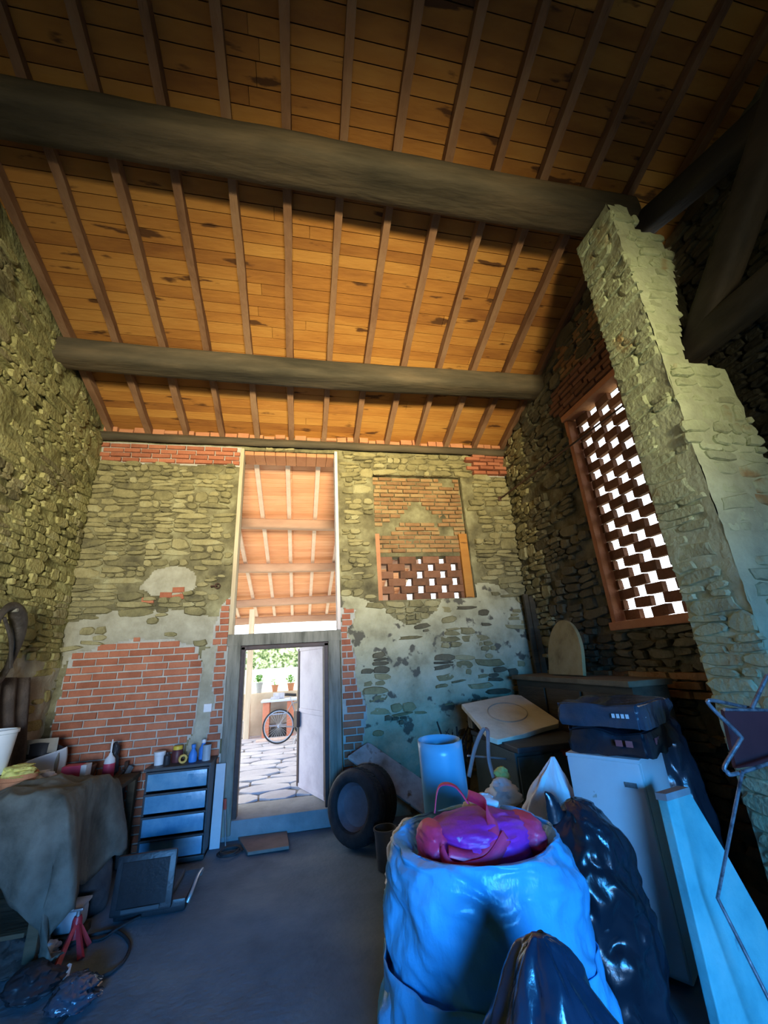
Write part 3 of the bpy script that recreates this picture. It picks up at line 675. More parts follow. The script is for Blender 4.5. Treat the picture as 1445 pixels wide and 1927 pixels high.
p = at(515, 1392, Z=.2); q = MB(); q.cbox((p.x, p.y-.02, .205), (.75, .14, .04), .006); o = q.build('loose_plank', M['porchrafter']); tag(o, 'loose plank lying on paving behind the bicycle wheel', 'plank')
q = MB(); q.cbox(((tx0+tx1)/2-.01, 11.10, .27), (.36, .3, .17), .02); o = q.build('black_crate', MAT('black crate', [(.02, .02, .02), (.05, .05, .05)], 8, .6, .2, 30)); tag(o, 'black crate under the outdoor table behind spokes', 'crate')
# bicycle
wc = at(524, 1372, Y=9.95); wr_ = .335; gz = .192
BK = empty('bicycle', (wc.x+.5, 9.95, gz), 'old bicycle with thin black tyres parked outside the door', 'bicycle')
tyre_m = MAT('black rubber', [(.02, .02, .021), (.045, .045, .048)], 14, .75, .3, 60); chrome = MAT('bicycle steel', [(.35, .36, .38), (.5, .5, .52)], 10, .35, .05, 30, metal=.7)
bkp = MAT('grey bicycle paint', [(.20, .19, .20), (.30, .29, .30)], 8, .45, .1, 30)
hub = {0: Vector((wc.x, 9.95, gz+wr_)), 1: Vector((wc.x+1.04, 9.95, gz+wr_))}
for k, c in hub.items():
    circ = [c+Vector((math.cos(a)*(wr_-.017), 0, math.sin(a)*(wr_-.017))) for a in [2*math.pi*i/40 for i in range(40)]]
    q = MB(); q.tube(circ, .017, 8, True); wh = q.build('wheel', tyre_m, BK, smooth=60)
    q = MB(); q.tube([c+(p_-c)*.93 for p_ in circ], .012, 6, True); q.build('rim', chrome, wh, smooth=60).location = -wh.location
    q = MB()
    for i in range(28):
        a = 2*math.pi*i/28; q.tube([c+Vector((math.cos(a+.5)*.02, .02*(-1)**i, math.sin(a+.5)*.02)), c+Vector((math.cos(a), 0, math.sin(a)))*(wr_*.9)], .0018, 4)
    q.build('spokes', chrome, wh)
    q = MB(); q.tube([c-UY*.05, c+UY*.05], .022, 10); q.build('hub', chrome, wh, smooth=40)
r0, f0 = hub[0], hub[1]; bb_ = r0+Vector((.43, 0, -.05)); seat = r0+Vector((.26, 0, .48)); head = f0+Vector((-.20, 0, .50)); headl = f0+Vector((-.15, 0, .36))
for nm, path, rr in (('seat_tube', (bb_, seat), .015), ('top_tube', (seat+(bb_-seat)*.1, head), .014), ('down_tube', (bb_, headl), .016), ('chain_stay', (bb_+UY*.03, r0+UY*.05), .009), ('chain_stay', (bb_-UY*.03, r0-UY*.05), .009), ('seat_stay', (seat+(bb_-seat)*.1+UY*.02, r0+UY*.05), .008), ('seat_stay', (seat+(bb_-seat)*.1-UY*.02, r0-UY*.05), .008), ('fork', (head+Vector((-.02, 0, .08)), headl, f0+UY*.05), .012), ('fork', (headl, f0-UY*.05), .011)):
    q = MB(); q.tube(path, rr, 8); q.build(nm, bkp, BK, smooth=50)
q = MB(); q.tube([seat, seat+Vector((-.03, 0, .10))], .012, 8); q.build('seat_post', chrome, BK, smooth=50)
sc_ = seat+Vector((-.03, 0, .12)); q = MB(); q.grid(lambda s, t_: sc_+Vector((-.12+.25*t_, math.cos(6.283*s)*(.075*(1-t_)**.8+.018)*(math.sin(min(1, t_*6+.25)*1.57)), .028*math.sin(6.283*s)+.012*math.cos(t_*3))), 14, 12, True, True, True); q.build('saddle', tyre_m, BK, smooth=60)
hb = head+Vector((-.03, 0, .12)); q = MB(); q.tube(curve_pts([hb+Vector((-.12, .28, .03)), hb+Vector((0, .2, .05)), hb+Vector((.04, 0, 0)), hb+Vector((0, -.2, .05)), hb+Vector((-.12, -.28, .03))], 6), .011, 8); q.build('handlebar', chrome, BK, smooth=60)
q = MB(); q.lathe([(.09, -.004), (.095, 0), (.09, .004)], 28, M=rotm(bb_+Vector((0, -.06, 0)), 0, math.pi/2)); q.build('chainring', tyre_m, BK)
for sgn in (1, -1):
    q = MB(); q.tube([bb_+UY*.07*sgn, bb_+Vector((.05*sgn, .08*sgn, -.16*sgn))], .009, 6); q.cbox(tuple(bb_+Vector((.05*sgn, .13*sgn, -.16*sgn))), (.08, .09, .02), .005); q.build('crank', chrome, BK)
q = MB(); q.tube([bb_+Vector((0, -.07, -.02)), bb_+Vector((-.12, -.16, -.26+.0))], .008, 6); q.tube([Vector((bb_.x-.12, 9.79, gz+.02)), Vector((bb_.x-.16, 9.77, gz))], .01, 6); q.build('kickstand', chrome, BK)
# ------------------------------------------------------------------ fittings on the walls
q = MB(); q.tube([(3.12, YF-.03, 4.05), (3.20, 3.35, 4.04), (3.20, 2.75, 4.03)], .011, 8); o = q.build('tie_rod', rust, smooth=50); tag(o, 'thin iron tie rod crossing in front of the tall lattice', 'rod')
q = MB(); q.lathe([(0.02, -.01), (.045, 0), (.02, .012)], 12, M=rotm((3.12, YF-.035, 4.05), 0, math.pi/2)); q.build('anchor_plate', rust, o)
for i, (px0, px1, y0, y1, yy) in enumerate(((983, 991, 1118, 1310, 5.42), (993, 1003, 1122, 1310, 5.40))):
    a, c = at(px0, y0, Y=yy), at(px1, y0, Y=yy); q = MB(); q.cbox(((a.x+c.x)/2, yy, a.z/2), (c.x-a.x, .05, a.z-.005), .006); o = q.build('corner_plank', M['beam']); tag(o, ('left' if i == 0 else 'right')+' one of two tall dark planks standing in the corner', 'plank')
# cupboard under the lattice and the half-round board on it
cup = empty('cupboard', (2.93, 4.28, 0), 'long dark wooden cupboard under the tall lattice', 'cupboard')
dk = MAT('dark cupboard wood', [(.05, .04, .026), (.10, .08, .05)], 4, .8, .4, 30, coord='W', stretch=(3, .4, 3))
q = MB(); q.cbox((2.94, 4.28, .70), (.36, 2.0, 1.40), .01); q.build('body', dk, cup)
q = MB(); q.cbox((2.93, 4.28, 1.425), (.44, 2.06, .05), .01); q.build('top', MAT('cupboard top', [(.11, .09, .055), (.19, .16, .10)], 4, .85, .4, 30, coord='W'), cup)
for y in (3.63, 4.28, 4.93):
    q = MB(); q.cbox((2.75, y, .72), (.025, .60, 1.22), .008); dd = q.build('door', dk, cup)
    q = MB(); q.lathe([(.012, 0), (.02, .02), (.012, .035)], 10, M=rotm((2.735, y+.24, .8), 0, 0, -math.pi/2)); k = q.build('knob', rust, dd)
bo = at(1068, 1266, X=2.95); hr_ = .33
q = MB(); poly = [(-hr_, 0)]+[(-hr_*math.cos(a), .20+.40*math.sin(a)) for a in [math.pi*i/24 for i in range(25)]]+[(hr_, 0)]
q.prism(poly, (2.95, bo.y, 1.455), Vector((.02, 1, 0)), Vector((.16, 0, 1)).normalized(), Vector((-1, 0, .16)).normalized(), .04)
o = q.build('half_round_board', MAT('ochre board', [(.20, .15, .065), (.33, .26, .12), (.38, .31, .16)], 5, .9, .4, 30, coord='W'), bevel=.006); tag(o, 'half round ochre wooden board leaning on the dark cupboard', 'board')
# leather collar and dark cloth on the left wall
lea = MAT('black leather', [(.022, .018, .015), (.06, .05, .042)], 12, .55, .4, 30)
c0 = at(6, 1210, X=XL+.24); q = MB(); q.tube(curve_pts([c0+Vector((.0, math.cos(a)*.17, math.sin(a)*.30)) for a in [2*math.pi*i/10 for i in range(10)]], 5, True), [.045+.02*math.sin(i*.25) for i in range(50)], 10, True); o = q.build('harness_collar', lea, smooth=60); tag(o, 'black leather harness collar hanging on the left wall', 'harness')
q = MB(); q.tube(curve_pts([c0+Vector((.02, -.1, .2)), c0+Vector((.05, 0, .02)), c0+Vector((.04, .1, -.2))], 6), .015, 6); q.build('strap', lea, o); o.children[0].location = (0, 0, 0)
q = MB(); q.tube([Vector((XL-.05, c0.y, c0.z+.27)), c0+Vector((.05, 0, .27))], .016, 8); pg = q.build('wall_peg', M['oldwood']); tag(pg, 'wooden peg in left wall that holds the harness collar', 'peg')
q = MB()
def fn(s, t_):
    p = at(-30+65*s+14*(1-t_), 1275+205*t_, X=XL+.10); return p+Vector((.03*math.sin(s*14)+.02*nz((s*4, t_*3, 1)), 0, 0))
q.grid(fn, 22, 14); o = q.build('hanging_sack', MAT('dark sacking', [(.05, .04, .035), (.11, .085, .07)], 8, .95, .4, 50), smooth=80); tag(o, 'dark brown sacking hanging under the harness collar', 'sack')
so_ = o.modifiers.new('thickness', 'SOLIDIFY'); so_.thickness = .015
hk = at(403, 1104, Y=YF-.04); q = MB(); q.tube([hk+Vector((-.04, .05, 0)), hk+Vector((-.03, -.05, 0)), hk+Vector((.05, -.06, .0))], .009, 6); q.tube([hk+Vector((.05+.03*math.cos(a), -.06, .03*math.sin(a))) for a in [i*.628 for i in range(10)]], .007, 6, True); o = q.build('iron_hook', rust); tag(o, 'small rusty iron hook on far wall left of the doorway', 'hook')
sk = at(391, 1332, Y=YF-.02); q = MB(); q.cbox(tuple(sk), (.09, .03, .09), .008); o = q.build('wall_socket', MAT('white socket', [(.6, .62, .66), (.7, .7, .72)], 5, .5, .05, 20)); tag(o, 'white electric socket box on brick beside the door', 'socket')
# ------------------------------------------------------------------ crumpled things
def ridge(p, s, o): return 1-2*abs(nz(p, s, o))
def pl(a, b, na, seed):             # piecewise linear noise on a triangulated lattice: crisp fold lines
    i, j = math.floor(a), math.floor(b); fx, fy = a-i, b-j
    g = lambda p, q: random.Random((p % na)*7919+q*104729+seed*13).random()*2-1
    if fx+fy < 1: v = g(i, j); return v+(g(i+1, j)-v)*fx+(g(i, j+1)-v)*fy
    v = g(i+1, j+1); return v+(g(i, j+1)-v)*(1-fx)+(g(i+1, j)-v)*(1-fy)
def crumple(name, mat, c, prof, seed, amp=.05, fold=0, nf=9, nu=110, nv=80, squash=(1, 1), lean=(0, 0), parent=None, capt=True, sq=2.0, noiser=3.2, rz=0, crease=(9, 8)):
    """sack-like surface: prof = [(t, radius, z)] smooth-interpolated, ridged creases"""
    q = MB(); P = curve_pts([Vector((r_, z, 0)) for r_, z in prof], 10); k = len(P)-1; zt = prof[-1][1]; zb = prof[0][1]
    hh = max(.01, max(z for _, z in prof)-zb)
    def fn(u, t):
        f = t*k; i = min(k-1, int(f)); pt = P[i].lerp(P[i+1], f-i); a = 2*math.pi*u
        ca, sa = math.cos(a), math.sin(a); rr = 1/(abs(ca)**sq+abs(sa)**sq)**(1/sq)
        d = Vector((ca, sa, 0)); h = (pt.y-zb)/hh
        n3 = Vector((ca*pt.x*noiser, sa*pt.x*noiser, pt.y*noiser))
        e = .4*amp*(.6*ridge(n3, 1.1, seed)+.35*ridge(n3, 2.4, seed+5)-.35)
        wu = u+.03*nz((ca*2, sa*2, t*4), 1.5, seed); wt = t+.05*nz((ca*2, sa*2, t*4), 1.5, seed+3)
        for lv, wgt in ((1, .75), (2, .42), (5, .18)): e += amp*wgt*pl(wu*crease[0]*lv+wt*crease[1]*lv*.35, wt*crease[1]*lv, crease[0]*lv, seed+lv)
        e += fold*math.sin(nf*a+3*nz((ca, sa, pt.y*2), 1.3, seed)+seed)*(.3+.7*abs(2*h-1))
        g = min(1, t*8)
        x, y = ca*rr*squash[0]*pt.x*(1+e*g*2), sa*rr*squash[1]*pt.x*(1+e*g*2)
        x, y = x*math.cos(rz)-y*math.sin(rz), x*math.sin(rz)+y*math.cos(rz)
        return Vector((c[0]+x+lean[0]*h, c[1]+y+lean[1]*h, c[2]+max(.0, pt.y+e*.25*pt.x*g)))
    q.grid(fn, nu, nv, True, True, capt)
    return q.build(name, mat, parent, smooth=70)
def plastic(name, cols, rough=.32, bump=.6, bs=9, spec=.6, scale=3): return MAT(name, cols, scale, rough, bump, bs, spec=spec, bdist=.03, stretch=(1, 1, .6))
bluebag = plastic('blue-lit bag plastic', [(.07, .40, .72), (.11, .48, .80)], .30, .35, 16, .6)  # blue of the falling light is put into the sack's colour
navybag = plastic('dark blue bag plastic', [(.006, .022, .045), (.012, .04, .075)], .22, .35, 8, .8)
blackbag = plastic('black bag plastic', [(.010, .012, .018), (.018, .024, .036)], .26, .4, 9, .7)
whitebag = plastic('white shopping bag plastic', [(.62, .64, .68), (.74, .75, .78)], .45, .5, 12, .4)
# big blue bag with the tote inside
BX, BY = .80, 2.14
bg_ = empty('refuse_bag', (BX, BY, 0), 'huge pale blue plastic sack stuffed full, rim folded open', 'bag')
crumple('sack', bluebag, (BX, BY, 0), [(.36, 0), (.46, .06), (.47, .25), (.45, .43), (.415, .52), (.425, .62), (.42, .80), (.405, .92), (.37, .985), (.33, .96), (.28, .90)], 4, .05, .006, 7, 190, 150, (1, .92), parent=bg_, capt=True, noiser=4)
def fn(u, t):                      # loose skirt hanging over the lower half
    a = 2*math.pi*u; rr = .432+.055*t+.030*math.sin(11*a+2*math.sin(3*a))*t+.03*pl(u*16+t, t*3, 16, 5)*t+.02*ridge((math.cos(a)*2, math.sin(a)*2, t*2), 1.5, 3)
    return Vector((BX+math.cos(a)*rr, BY+.92*math.sin(a)*rr, .60-t*(.52+.08*math.sin(5*a))))
q = MB(); q.grid(fn, 160, 30, True); o = q.build('skirt', bluebag, bg_, smooth=70); so_ = o.modifiers.new('thickness', 'SOLIDIFY'); so_.thickness = .004
# tote bag
purple = MAT('purple tote fabric', [(.38, .02, .30), (.55, .04, .44)], 6, .45, .4, 16, spec=.5, spots=((.62, .55, .66), 9, .70, .03)); pink = MAT('red pink tote fabric', [(.85, .03, .13), (.95, .07, .20)], 5, .42, .4, 16, spec=.5, spots=((.12, .36, .10), 5, .70, .03))
tt = empty('tote_bag', (BX, BY, .93), 'purple and red pink shopping tote stuffed into the pale blue sack', 'bag')
crumple('tote_body', purple, (BX+.0, BY-.03, .86), [(.20, 0), (.26, .05), (.255, .11), (.22, .165), (.12, .20), (.02, .205)], 12, .06, 0, 5, 90, 40, (1, .8), parent=tt, noiser=7)
crumple('tote_end', pink, (BX-.215, BY-.03, .90), [(.05, 0), (.08, .05), (.075, .11), (.045, .145), (.01, .15)], 15, .07, 0, 5, 50, 30, (.8, 1.5), parent=tt, noiser=9)
crumple('tote_end', pink, (BX+.215, BY-.05, .90), [(.05, 0), (.085, .05), (.08, .10), (.045, .135), (.01, .14)], 17, .07, 0, 5, 50, 30, (.9, 1.6), parent=tt, noiser=9)
def ribbon(path, wd, mat, name, parent, th=.004, side=None, n=8):
    P = curve_pts(path, n); q = MB(); k = len(P); vs = []
    for i, p in enumerate(P):
        d = (P[min(k-1, i+1)]-P[max(0, i-1)]).normalized(); sd = (Vector(side) if side else d.cross(UZ)); sd = (sd-d*sd.dot(d)).normalized()
        vs += [p-sd*wd/2, p+sd*wd/2]
    q.add(vs, [(2*i, 2*i+1, 2*i+3, 2*i+2) for i in range(k-1)])
    o = q.build(name, mat, parent, smooth=80); m = o.modifiers.new('thickness', 'SOLIDIFY'); m.thickness = th; m.offset = 0; return o
ribbon([(BX-.20, BY-.20, 1.00), (BX-.10, BY-.22, .98), (BX+.0, BY-.20, 1.02), (BX+.03, BY-.08, 1.10), (BX+.0, BY+.05, 1.11)], .045, pink, 'handle', tt, side=(0, .8, .6))
ribbon([(BX-.16, BY+.10, 1.04), (BX-.12, BY+.12, 1.14), (BX-.06, BY+.06, 1.15), (BX-.02, BY+.0, 1.09)], .04, pink, 'handle', tt, side=(.3, 1, 0))
ribbon([(BX-.22, BY-.16, 1.00), (BX-.20, BY-.22, .95), (BX-.12, BY-.26, .955), (BX-.04, BY-.245, .965), (BX+.06, BY-.20, 1.02)], .05, pink, 'trim_band', tt, side=(0, .3, 1))
crumple('paper_wad', whitebag, (BX+.12, BY+.16, .95), [(.05, 0), (.09, .04), (.06, .11), (.01, .13)], 31, .25, 0, 5, 40, 20, noiser=9); tag(bpy.data.objects['paper_wad'], 'crumpled white plastic tucked behind the tote in sack', 'plastic')
# foreground bag
fp = at(1000, 1742, Y=1.40)
crumple('refuse_bag', navybag, (fp.x-.02, 1.34, 0), [(.27, 0), (.35, .08), (.36, .35), (.31, .55), (.20, .74), (.085, fp.z-.06), (.02, fp.z)], 41, .085, .06, 5, 120, 100, (1, .85), lean=(.02, .02)); tag(bpy.data.objects['refuse_bag.001'], 'dark blue glossy sack with gathered peak, nearest the camera', 'bag')
o = crumple('refuse_bag', blackbag, (1.56, 2.50, 0), [(.24, 0), (.30, .08), (.31, .35), (.28, .6), (.20, .80), (.10, .90), (.04, .93)], 52, .10, .02, 6, 130, 100, (.9, .9), noiser=3.4); tag(o, 'black crinkled sack wedged between blue sack and fridge', 'bag')
q = MB(); ep = at(1025, 1490, Y=2.5); q.tube(curve_pts([(1.42, 2.5, .84), ep+Vector((.03, 0, -.05)), ep], 5), [.055, .052, .05, .046, .042, .036, .03, .024, .016, .01, .004], 8, flat=.5); e2 = q.build('tied_ear', blackbag, o, smooth=70)
wp = at(1040, 1424, Y=3.02)
o = crumple('shopping_bag', whitebag, (1.50, 3.06, 0), [(.16, 0), (.22, .06), (.23, .35), (.20, .66), (.13, .84), (.05, wp.z-.06), (.012, wp.z)], 61, .07, .06, 8, 110, 90, (1, .8), lean=(wp.x-1.50, wp.y-3.06)); tag(o, 'white shopping bag pulled up to a knotted point', 'bag')
# ------------------------------------------------------------------ fridge, panel and things on it
fc = Vector((2.02, 2.50, 0)); dd = (Vector((1.79, 2.85, 0))-fc).normalized(); ds = Vector((-dd.y, dd.x, 0))*-1
if ds.x < 0: ds = -ds
FW, FD, FH = .44, .48, 1.06
MF = Matrix((dd, ds, UZ)).transposed().to_4x4(); MF.translation = fc
white = MAT('fridge enamel', [(.56, .58, .60), (.64, .66, .67)], 3, .35, .04, 30, spec=.5, spots=((.40, .38, .33), 14, .72, .03))
fg = empty('fridge', (fc.x, fc.y, 0), 'small off white fridge standing beside the black sack', 'fridge')
q = MB(); q.cbox((FW/2, .05+FD/2, FH/2+.01), (FW, FD, FH-.02), .012, MF); q.build('body', white, fg, smooth=40)
q = MB(); q.cbox((FW/2, .018, FH/2+.03), (FW, .036, FH-.06), .012, MF); dr_ = q.build('door', white, fg, smooth=40)
q = MB(); q.cbox((FW/2, .044, FH/2+.03), (FW-.02, .018, FH-.09), .004, MF); q.build('gasket', MAT('grey gasket', [(.16, .18, .2), (.22, .24, .26)], 5, .7, .1, 20), fg)
q = MB(); q.cbox((.07, -.002, FH-.12), (.07, .006, .028), .002, MF); q.build('badge', MAT('grey badge', [(.12, .13, .14), (.3, .3, .3)], 30, .4, .1, 20, metal=.4), dr_)
q = MB(); q.cbox((FW/2, .03+FD/2, FH+.008), (FW+.012, FD+.05, .022), .006, MF); q.build('top_cover', white, fg, smooth=40)
# wrapped boxes on the fridge
def wrapped(name, mat, M_, sz, seed, label, amp=.02):
    q = MB(); bm = bmesh.new(); bmesh.ops.create_cube(bm, size=1); bmesh.ops.bevel(bm, geom=list(bm.edges), offset=.05, segments=2, affect='EDGES')
    bmesh.ops.subdivide_edges(bm, edges=list(bm.edges), cuts=7, use_grid_fill=True); bm.verts.index_update()
    vs = []
    for v in bm.verts:
        p = Vector((v.co.x*sz[0], v.co.y*sz[1], v.co.z*sz[2])); e = amp*(ridge(p, 3.5, seed)+.5*ridge(p, 9, seed+3)+.2*ridge(p, 20, seed+3)-.9); nrm = v.co.normalized()
        if v.co.z < -.45: e = min(e, 0)*0
        vs.append(p+nrm*e+Vector((0, 0, sz[2]/2)))
    q.add(vs, [[v.index for v in f.verts] for f in bm.faces], M_); bm.free()
    o = q.build(name, mat, smooth=50); return tag(o, label, 'box')
MW = MF @ Matrix.Translation((FW/2-.05, FD/2+.04, FH+.021)) @ Matrix.Rotation(.04, 4, 'Z')
lowb = wrapped('wrapped_box', blackbag, MW, (.50, .50, .15), 71, 'black plastic wrapped box lying directly on the fridge top', .035)
MW2 = MW @ Matrix.Translation((-.01, -.01, .168)) @ Matrix.Rotation(.06, 4, 'Z')
film = plastic('dark film', [(.03, .045, .07), (.06, .08, .11)], .18, .6, 10, .8)
upb = wrapped('wrapped_box', film, MW2, (.54, .55, .135), 73, 'film wrapped flat black box topmost on the fridge', .03)
whp = MAT('white print', [(.75, .77, .8), (.8, .8, .8)], 5, .5, 0)
redp2 = MAT('faded red print', [(.30, .07, .08), (.4, .12, .12)], 12, .6, 0)
def decal(name, M_, rects, mat, par):
    q = MB()
    for x, y, z, sx, sy, sz_ in rects: q.box((x, y, z), (sx, sy, sz_), M_)
    o = q.build(name, mat, par); return o
for i in range(4): decal('printed_letter', MW2, [(-.20+.028*i, -.287, .075, .018, .004, .024)], whp, upb)
decal('printed_emblem', MW2, [(-.278, -.20, .058, .004, .036, .02)], whp, upb)
for i in range(2): decal('printed_mark', MW, [(-.15+.06*i, -.262, .08, .04, .004, .035)], redp2, lowb); decal('printed_mark', MW, [(-.262, -.12+.05*i, .085, .004, .035, .035)], redp2, lowb)
o = crumple('refuse_bag', blackbag, (2.63, 2.98, 0), [(.18, 0), (.25, .06), (.26, .5), (.24, .9), (.20, 1.14), (.08, 1.24), (.01, 1.25)], 81, .1, .02, 7, 80, 70, (.8, .7)); tag(o, 'black sack rising behind the fridge on its right', 'bag')
# teal insulation panel leaning on the fridge side
pt0, pt1 = at(1234, 1492, Y=2.30), at(1292, 1482, Y=2.33); ptb = at(1328, 1900, Y=2.20)
ux = (pt1-pt0); ux.z = 0; ux = Vector((.96, .22, 0)).normalized(); up = (pt0-ptb).normalized(); nrm = ux.cross(up).normalized()
Lp = pt0.z/up.z
poly = [(0, 0), (0, -Lp), (.60, -Lp), (.52, -.62), (.36, -.30), (.21, -.03), (.19, 0)]
q = MB(); q.prism(poly, pt0, ux, up, nrm, .055); foam = MAT('teal insulation foam', [(.10, .40, .44), (.17, .52, .54), (.26, .58, .58)], 4, .8, .35, 18, spots=((.10, .16, .2), 7, .70, .05))
o = q.build('insulation_panel', foam, bevel=.006); tag(o, 'broken teal insulation panel leaning against the fridge side', 'panel')
q = MB(); q.prism([(-.004, .002), (.20, .002), (.20, -.03), (-.004, -.03)], pt0-nrm*.004, ux, up, nrm, .063); q.build('grey_edge_strip', MAT('grey edge tape', [(.24, .25, .27), (.34, .35, .36)], 8, .7, .2, 20), o)
# metal framed garden chair with maroon board at the right edge
CY = 1.86
def cp(x, y, dy=0): return at(x, y, Y=CY+dy)
ch = empty('folding_chair', (cp(1420, 1500).x, CY, 0), 'scuffed steel tube folding chair with maroon board seat', 'chair')
scuf = MAT('scuffed steel tube', [(.10, .09, .10), (.32, .31, .34), (.46, .46, .5)], 25, .4, .3, 40, metal=.6)
mar = MAT('maroon board', [(.075, .022, .026), (.13, .035, .04)], 4, .6, .1, 20)
q = MB(); q.tube(curve_pts([cp(1480, 1345, .1), cp(1400, 1330, .08), cp(1340, 1318), cp(1336, 1328), cp(1390, 1382), cp(1391, 1395), cp(1364, 1440), cp(1368, 1452), cp(1385, 1456), cp(1480, 1425)], 5), .009, 8); q.build('side_frame', scuf, ch, smooth=60)
for a, c in ((cp(1397, 1450, -.02), at(1350, 1690, Y=2.12)), (cp(1470, 1440, .2), cp(1440, 1650, .25))):
    g = c if c.x < 2.2 else Vector((2.62, 1.95, 0)); q = MB(); q.tube([a, g+UZ*.005] if g.z < .01 else [a, g, Vector((g.x+.05, 1.93, .008))], .008, 8); q.build('leg', scuf, ch, smooth=60)
q = MB(); q.tube([cp(1443, 1272, .05), cp(1414, 1334, .05)], .010, 8); q.tube([cp(1443, 1272, .05), cp(1490, 1266, .05)], .010, 8); q.build('back_rail', scuf, ch, smooth=60)
P4 = [cp(1362, 1336, .06), cp(1490, 1338, .06), cp(1490, 1432, .1), cp(1386, 1446, .1)]
q = MB(); q.add([p for p in P4]+[p+Vector((0, .02, 0)) for p in P4], [(0, 1, 2, 3), (7, 6, 5, 4), (0, 4, 5, 1), (1, 5, 6, 2), (2, 6, 7, 3), (3, 7, 4, 0)]); q.build('seat_board', mar, ch)
q = MB(); q.tube([cp(1362, 1335, .05), cp(1490, 1337, .05)], .008, 8); q.build('seat_edge', scuf, ch, smooth=60)
# bits of metal and plastic low on the right
o = crumple('plastic_wad', whitebag, (2.36, 2.12, 0), [(.06, 0), (.10, .04), (.09, .12), (.05, .18), (.01, .19)], 91, .2, 0, 5, 40, 26, noiser=8); tag(o, 'pale crumpled plastic on floor at right of teal panel', 'plastic')
q = MB(); q.tube(curve_pts([(2.55, 1.95, .02), (2.6, 1.95, .45), (2.75, 2.0, .50), (2.85, 2.02, .02)], 6), .010, 8); o = q.build('wire_hoop', scuf, smooth=60); tag(o, 'bent steel hoop standing on floor in the right corner', 'hoop')
# ------------------------------------------------------------------ stack in the right corner
cab = empty('cabinet', (2.15, 4.14, 0), 'dark teal cabinet carrying the chipped cream slab', 'cabinet')
teal = MAT('dark teal panel', [(.03, .05, .055), (.06, .09, .09)], 3, .6, .1, 20)
q = MB(); q.cbox((2.15, 4.14, .47), (.70, .92, .92), .01); q.build('body', teal, cab)
q = MB(); q.cbox((2.18, 4.12, .955), (.76, 1.02, .045), .008); q.build('top', MAT('black board', [(.02, .022, .026), (.05, .05, .055)], 5, .5, .1, 20), cab)
for x in (1.98, 2.32):
    q = MB(); q.cbox((x, 3.668, .47), (.33, .02, .86), .006); dd_ = q.build('door', teal, cab); q = MB(); q.lathe([(.01, 0), (.016, .018), (.01, .03)], 10, M=rotm((x+(.14 if x < 2 else -.14), 3.655, .55), 0, math.pi/2)); q.build('knob', rust, dd_)
A, B_, C_, D_ = at(868, 1325, Y=4.75), at(975, 1305, Y=4.98), at(1060, 1360, Y=4.12), at(930, 1395, Y=3.86)
A.z, B_.z, C_.z, D_.z = A.z, B_.z, C_.z, D_.z
nrm = (B_-A).cross(D_-A).normalized(); nrm = nrm if nrm.z > 0 else -nrm
def bil(s, t): return (A*(1-s)+B_*s)*(1-t)+(D_*(1-s)+C_*s)*t
edge = [(0, 0), (.5, -.01), (.9, 0), (1, .08), (1.0, .5), (.99, .93), (.93, .99), (.7, .985), (.4, 1.01), (.05, .99), (-.01, .9), (0, .5)]
q = MB(); tp_ = [bil(s, t) for s, t in edge]; k = len(tp_)
q.add(tp_+[p-nrm*.045 for p in tp_], [list(range(k)), list(range(k, 2*k))[::-1]]+[(i, (i+1) % k, k+(i+1) % k, k+i) for i in range(k)])
slabm = MAT('chipped cream slab', [(.52, .49, .38), (.66, .63, .50), (.70, .68, .58)], 4, .8, .35, 24, coord='W')
o = q.build('stone_slab', slabm, bevel=.006); tag(o, 'chipped cream slab with engraved circle tilted on teal cabinet', 'slab')
q = MB(); q.tube([bil(.5+.27*math.cos(a), .46+.27*math.sin(a))+nrm*.002 for a in [2*math.pi*i/48 for i in range(48)]], .007, 5, True); q.build('ring_groove', MAT('ring shade', [(.33, .31, .24), (.42, .40, .32)], 8, .9, .2, 30), o)
for i, (s, t) in enumerate(((.12, .12), (.85, .12))):
    p = bil(s, t)-nrm*.05; q = MB(); q.cbox((p.x, p.y-.02, (p.z+.98)/2-.006), (.10, .12, max(.05, p.z-.98-.03)), .01); o = q.build('wooden_block', M['oldwood']); tag(o, ('left' if i == 0 else 'right')+' wooden block propping up the rear of the cream slab', 'block')
# blue plastic tube
q = MB(); tc = Vector((1.03, 3.22, 0)); ht = 1.17
sheet = MAT('blue rolled plastic', [(.12, .38, .58), (.18, .46, .64)], 3, .3, .1, 12, spec=.5)
def fn(u, t):
    a = 5.2+2*math.pi*1.12*u; r_ = .150+.012*u; return Vector((tc.x+r_*math.cos(a)-.03*t, tc.y+r_*math.sin(a), .005+ht*t+.008*math.sin(a)*t))
q.grid(fn, 60, 16); o = q.build('plastic_roll', sheet, smooth=70); m = o.modifiers.new('thickness', 'SOLIDIFY'); m.thickness = .005; tag(o, 'upright roll of pale blue plastic sheet behind the big sack', 'roll')
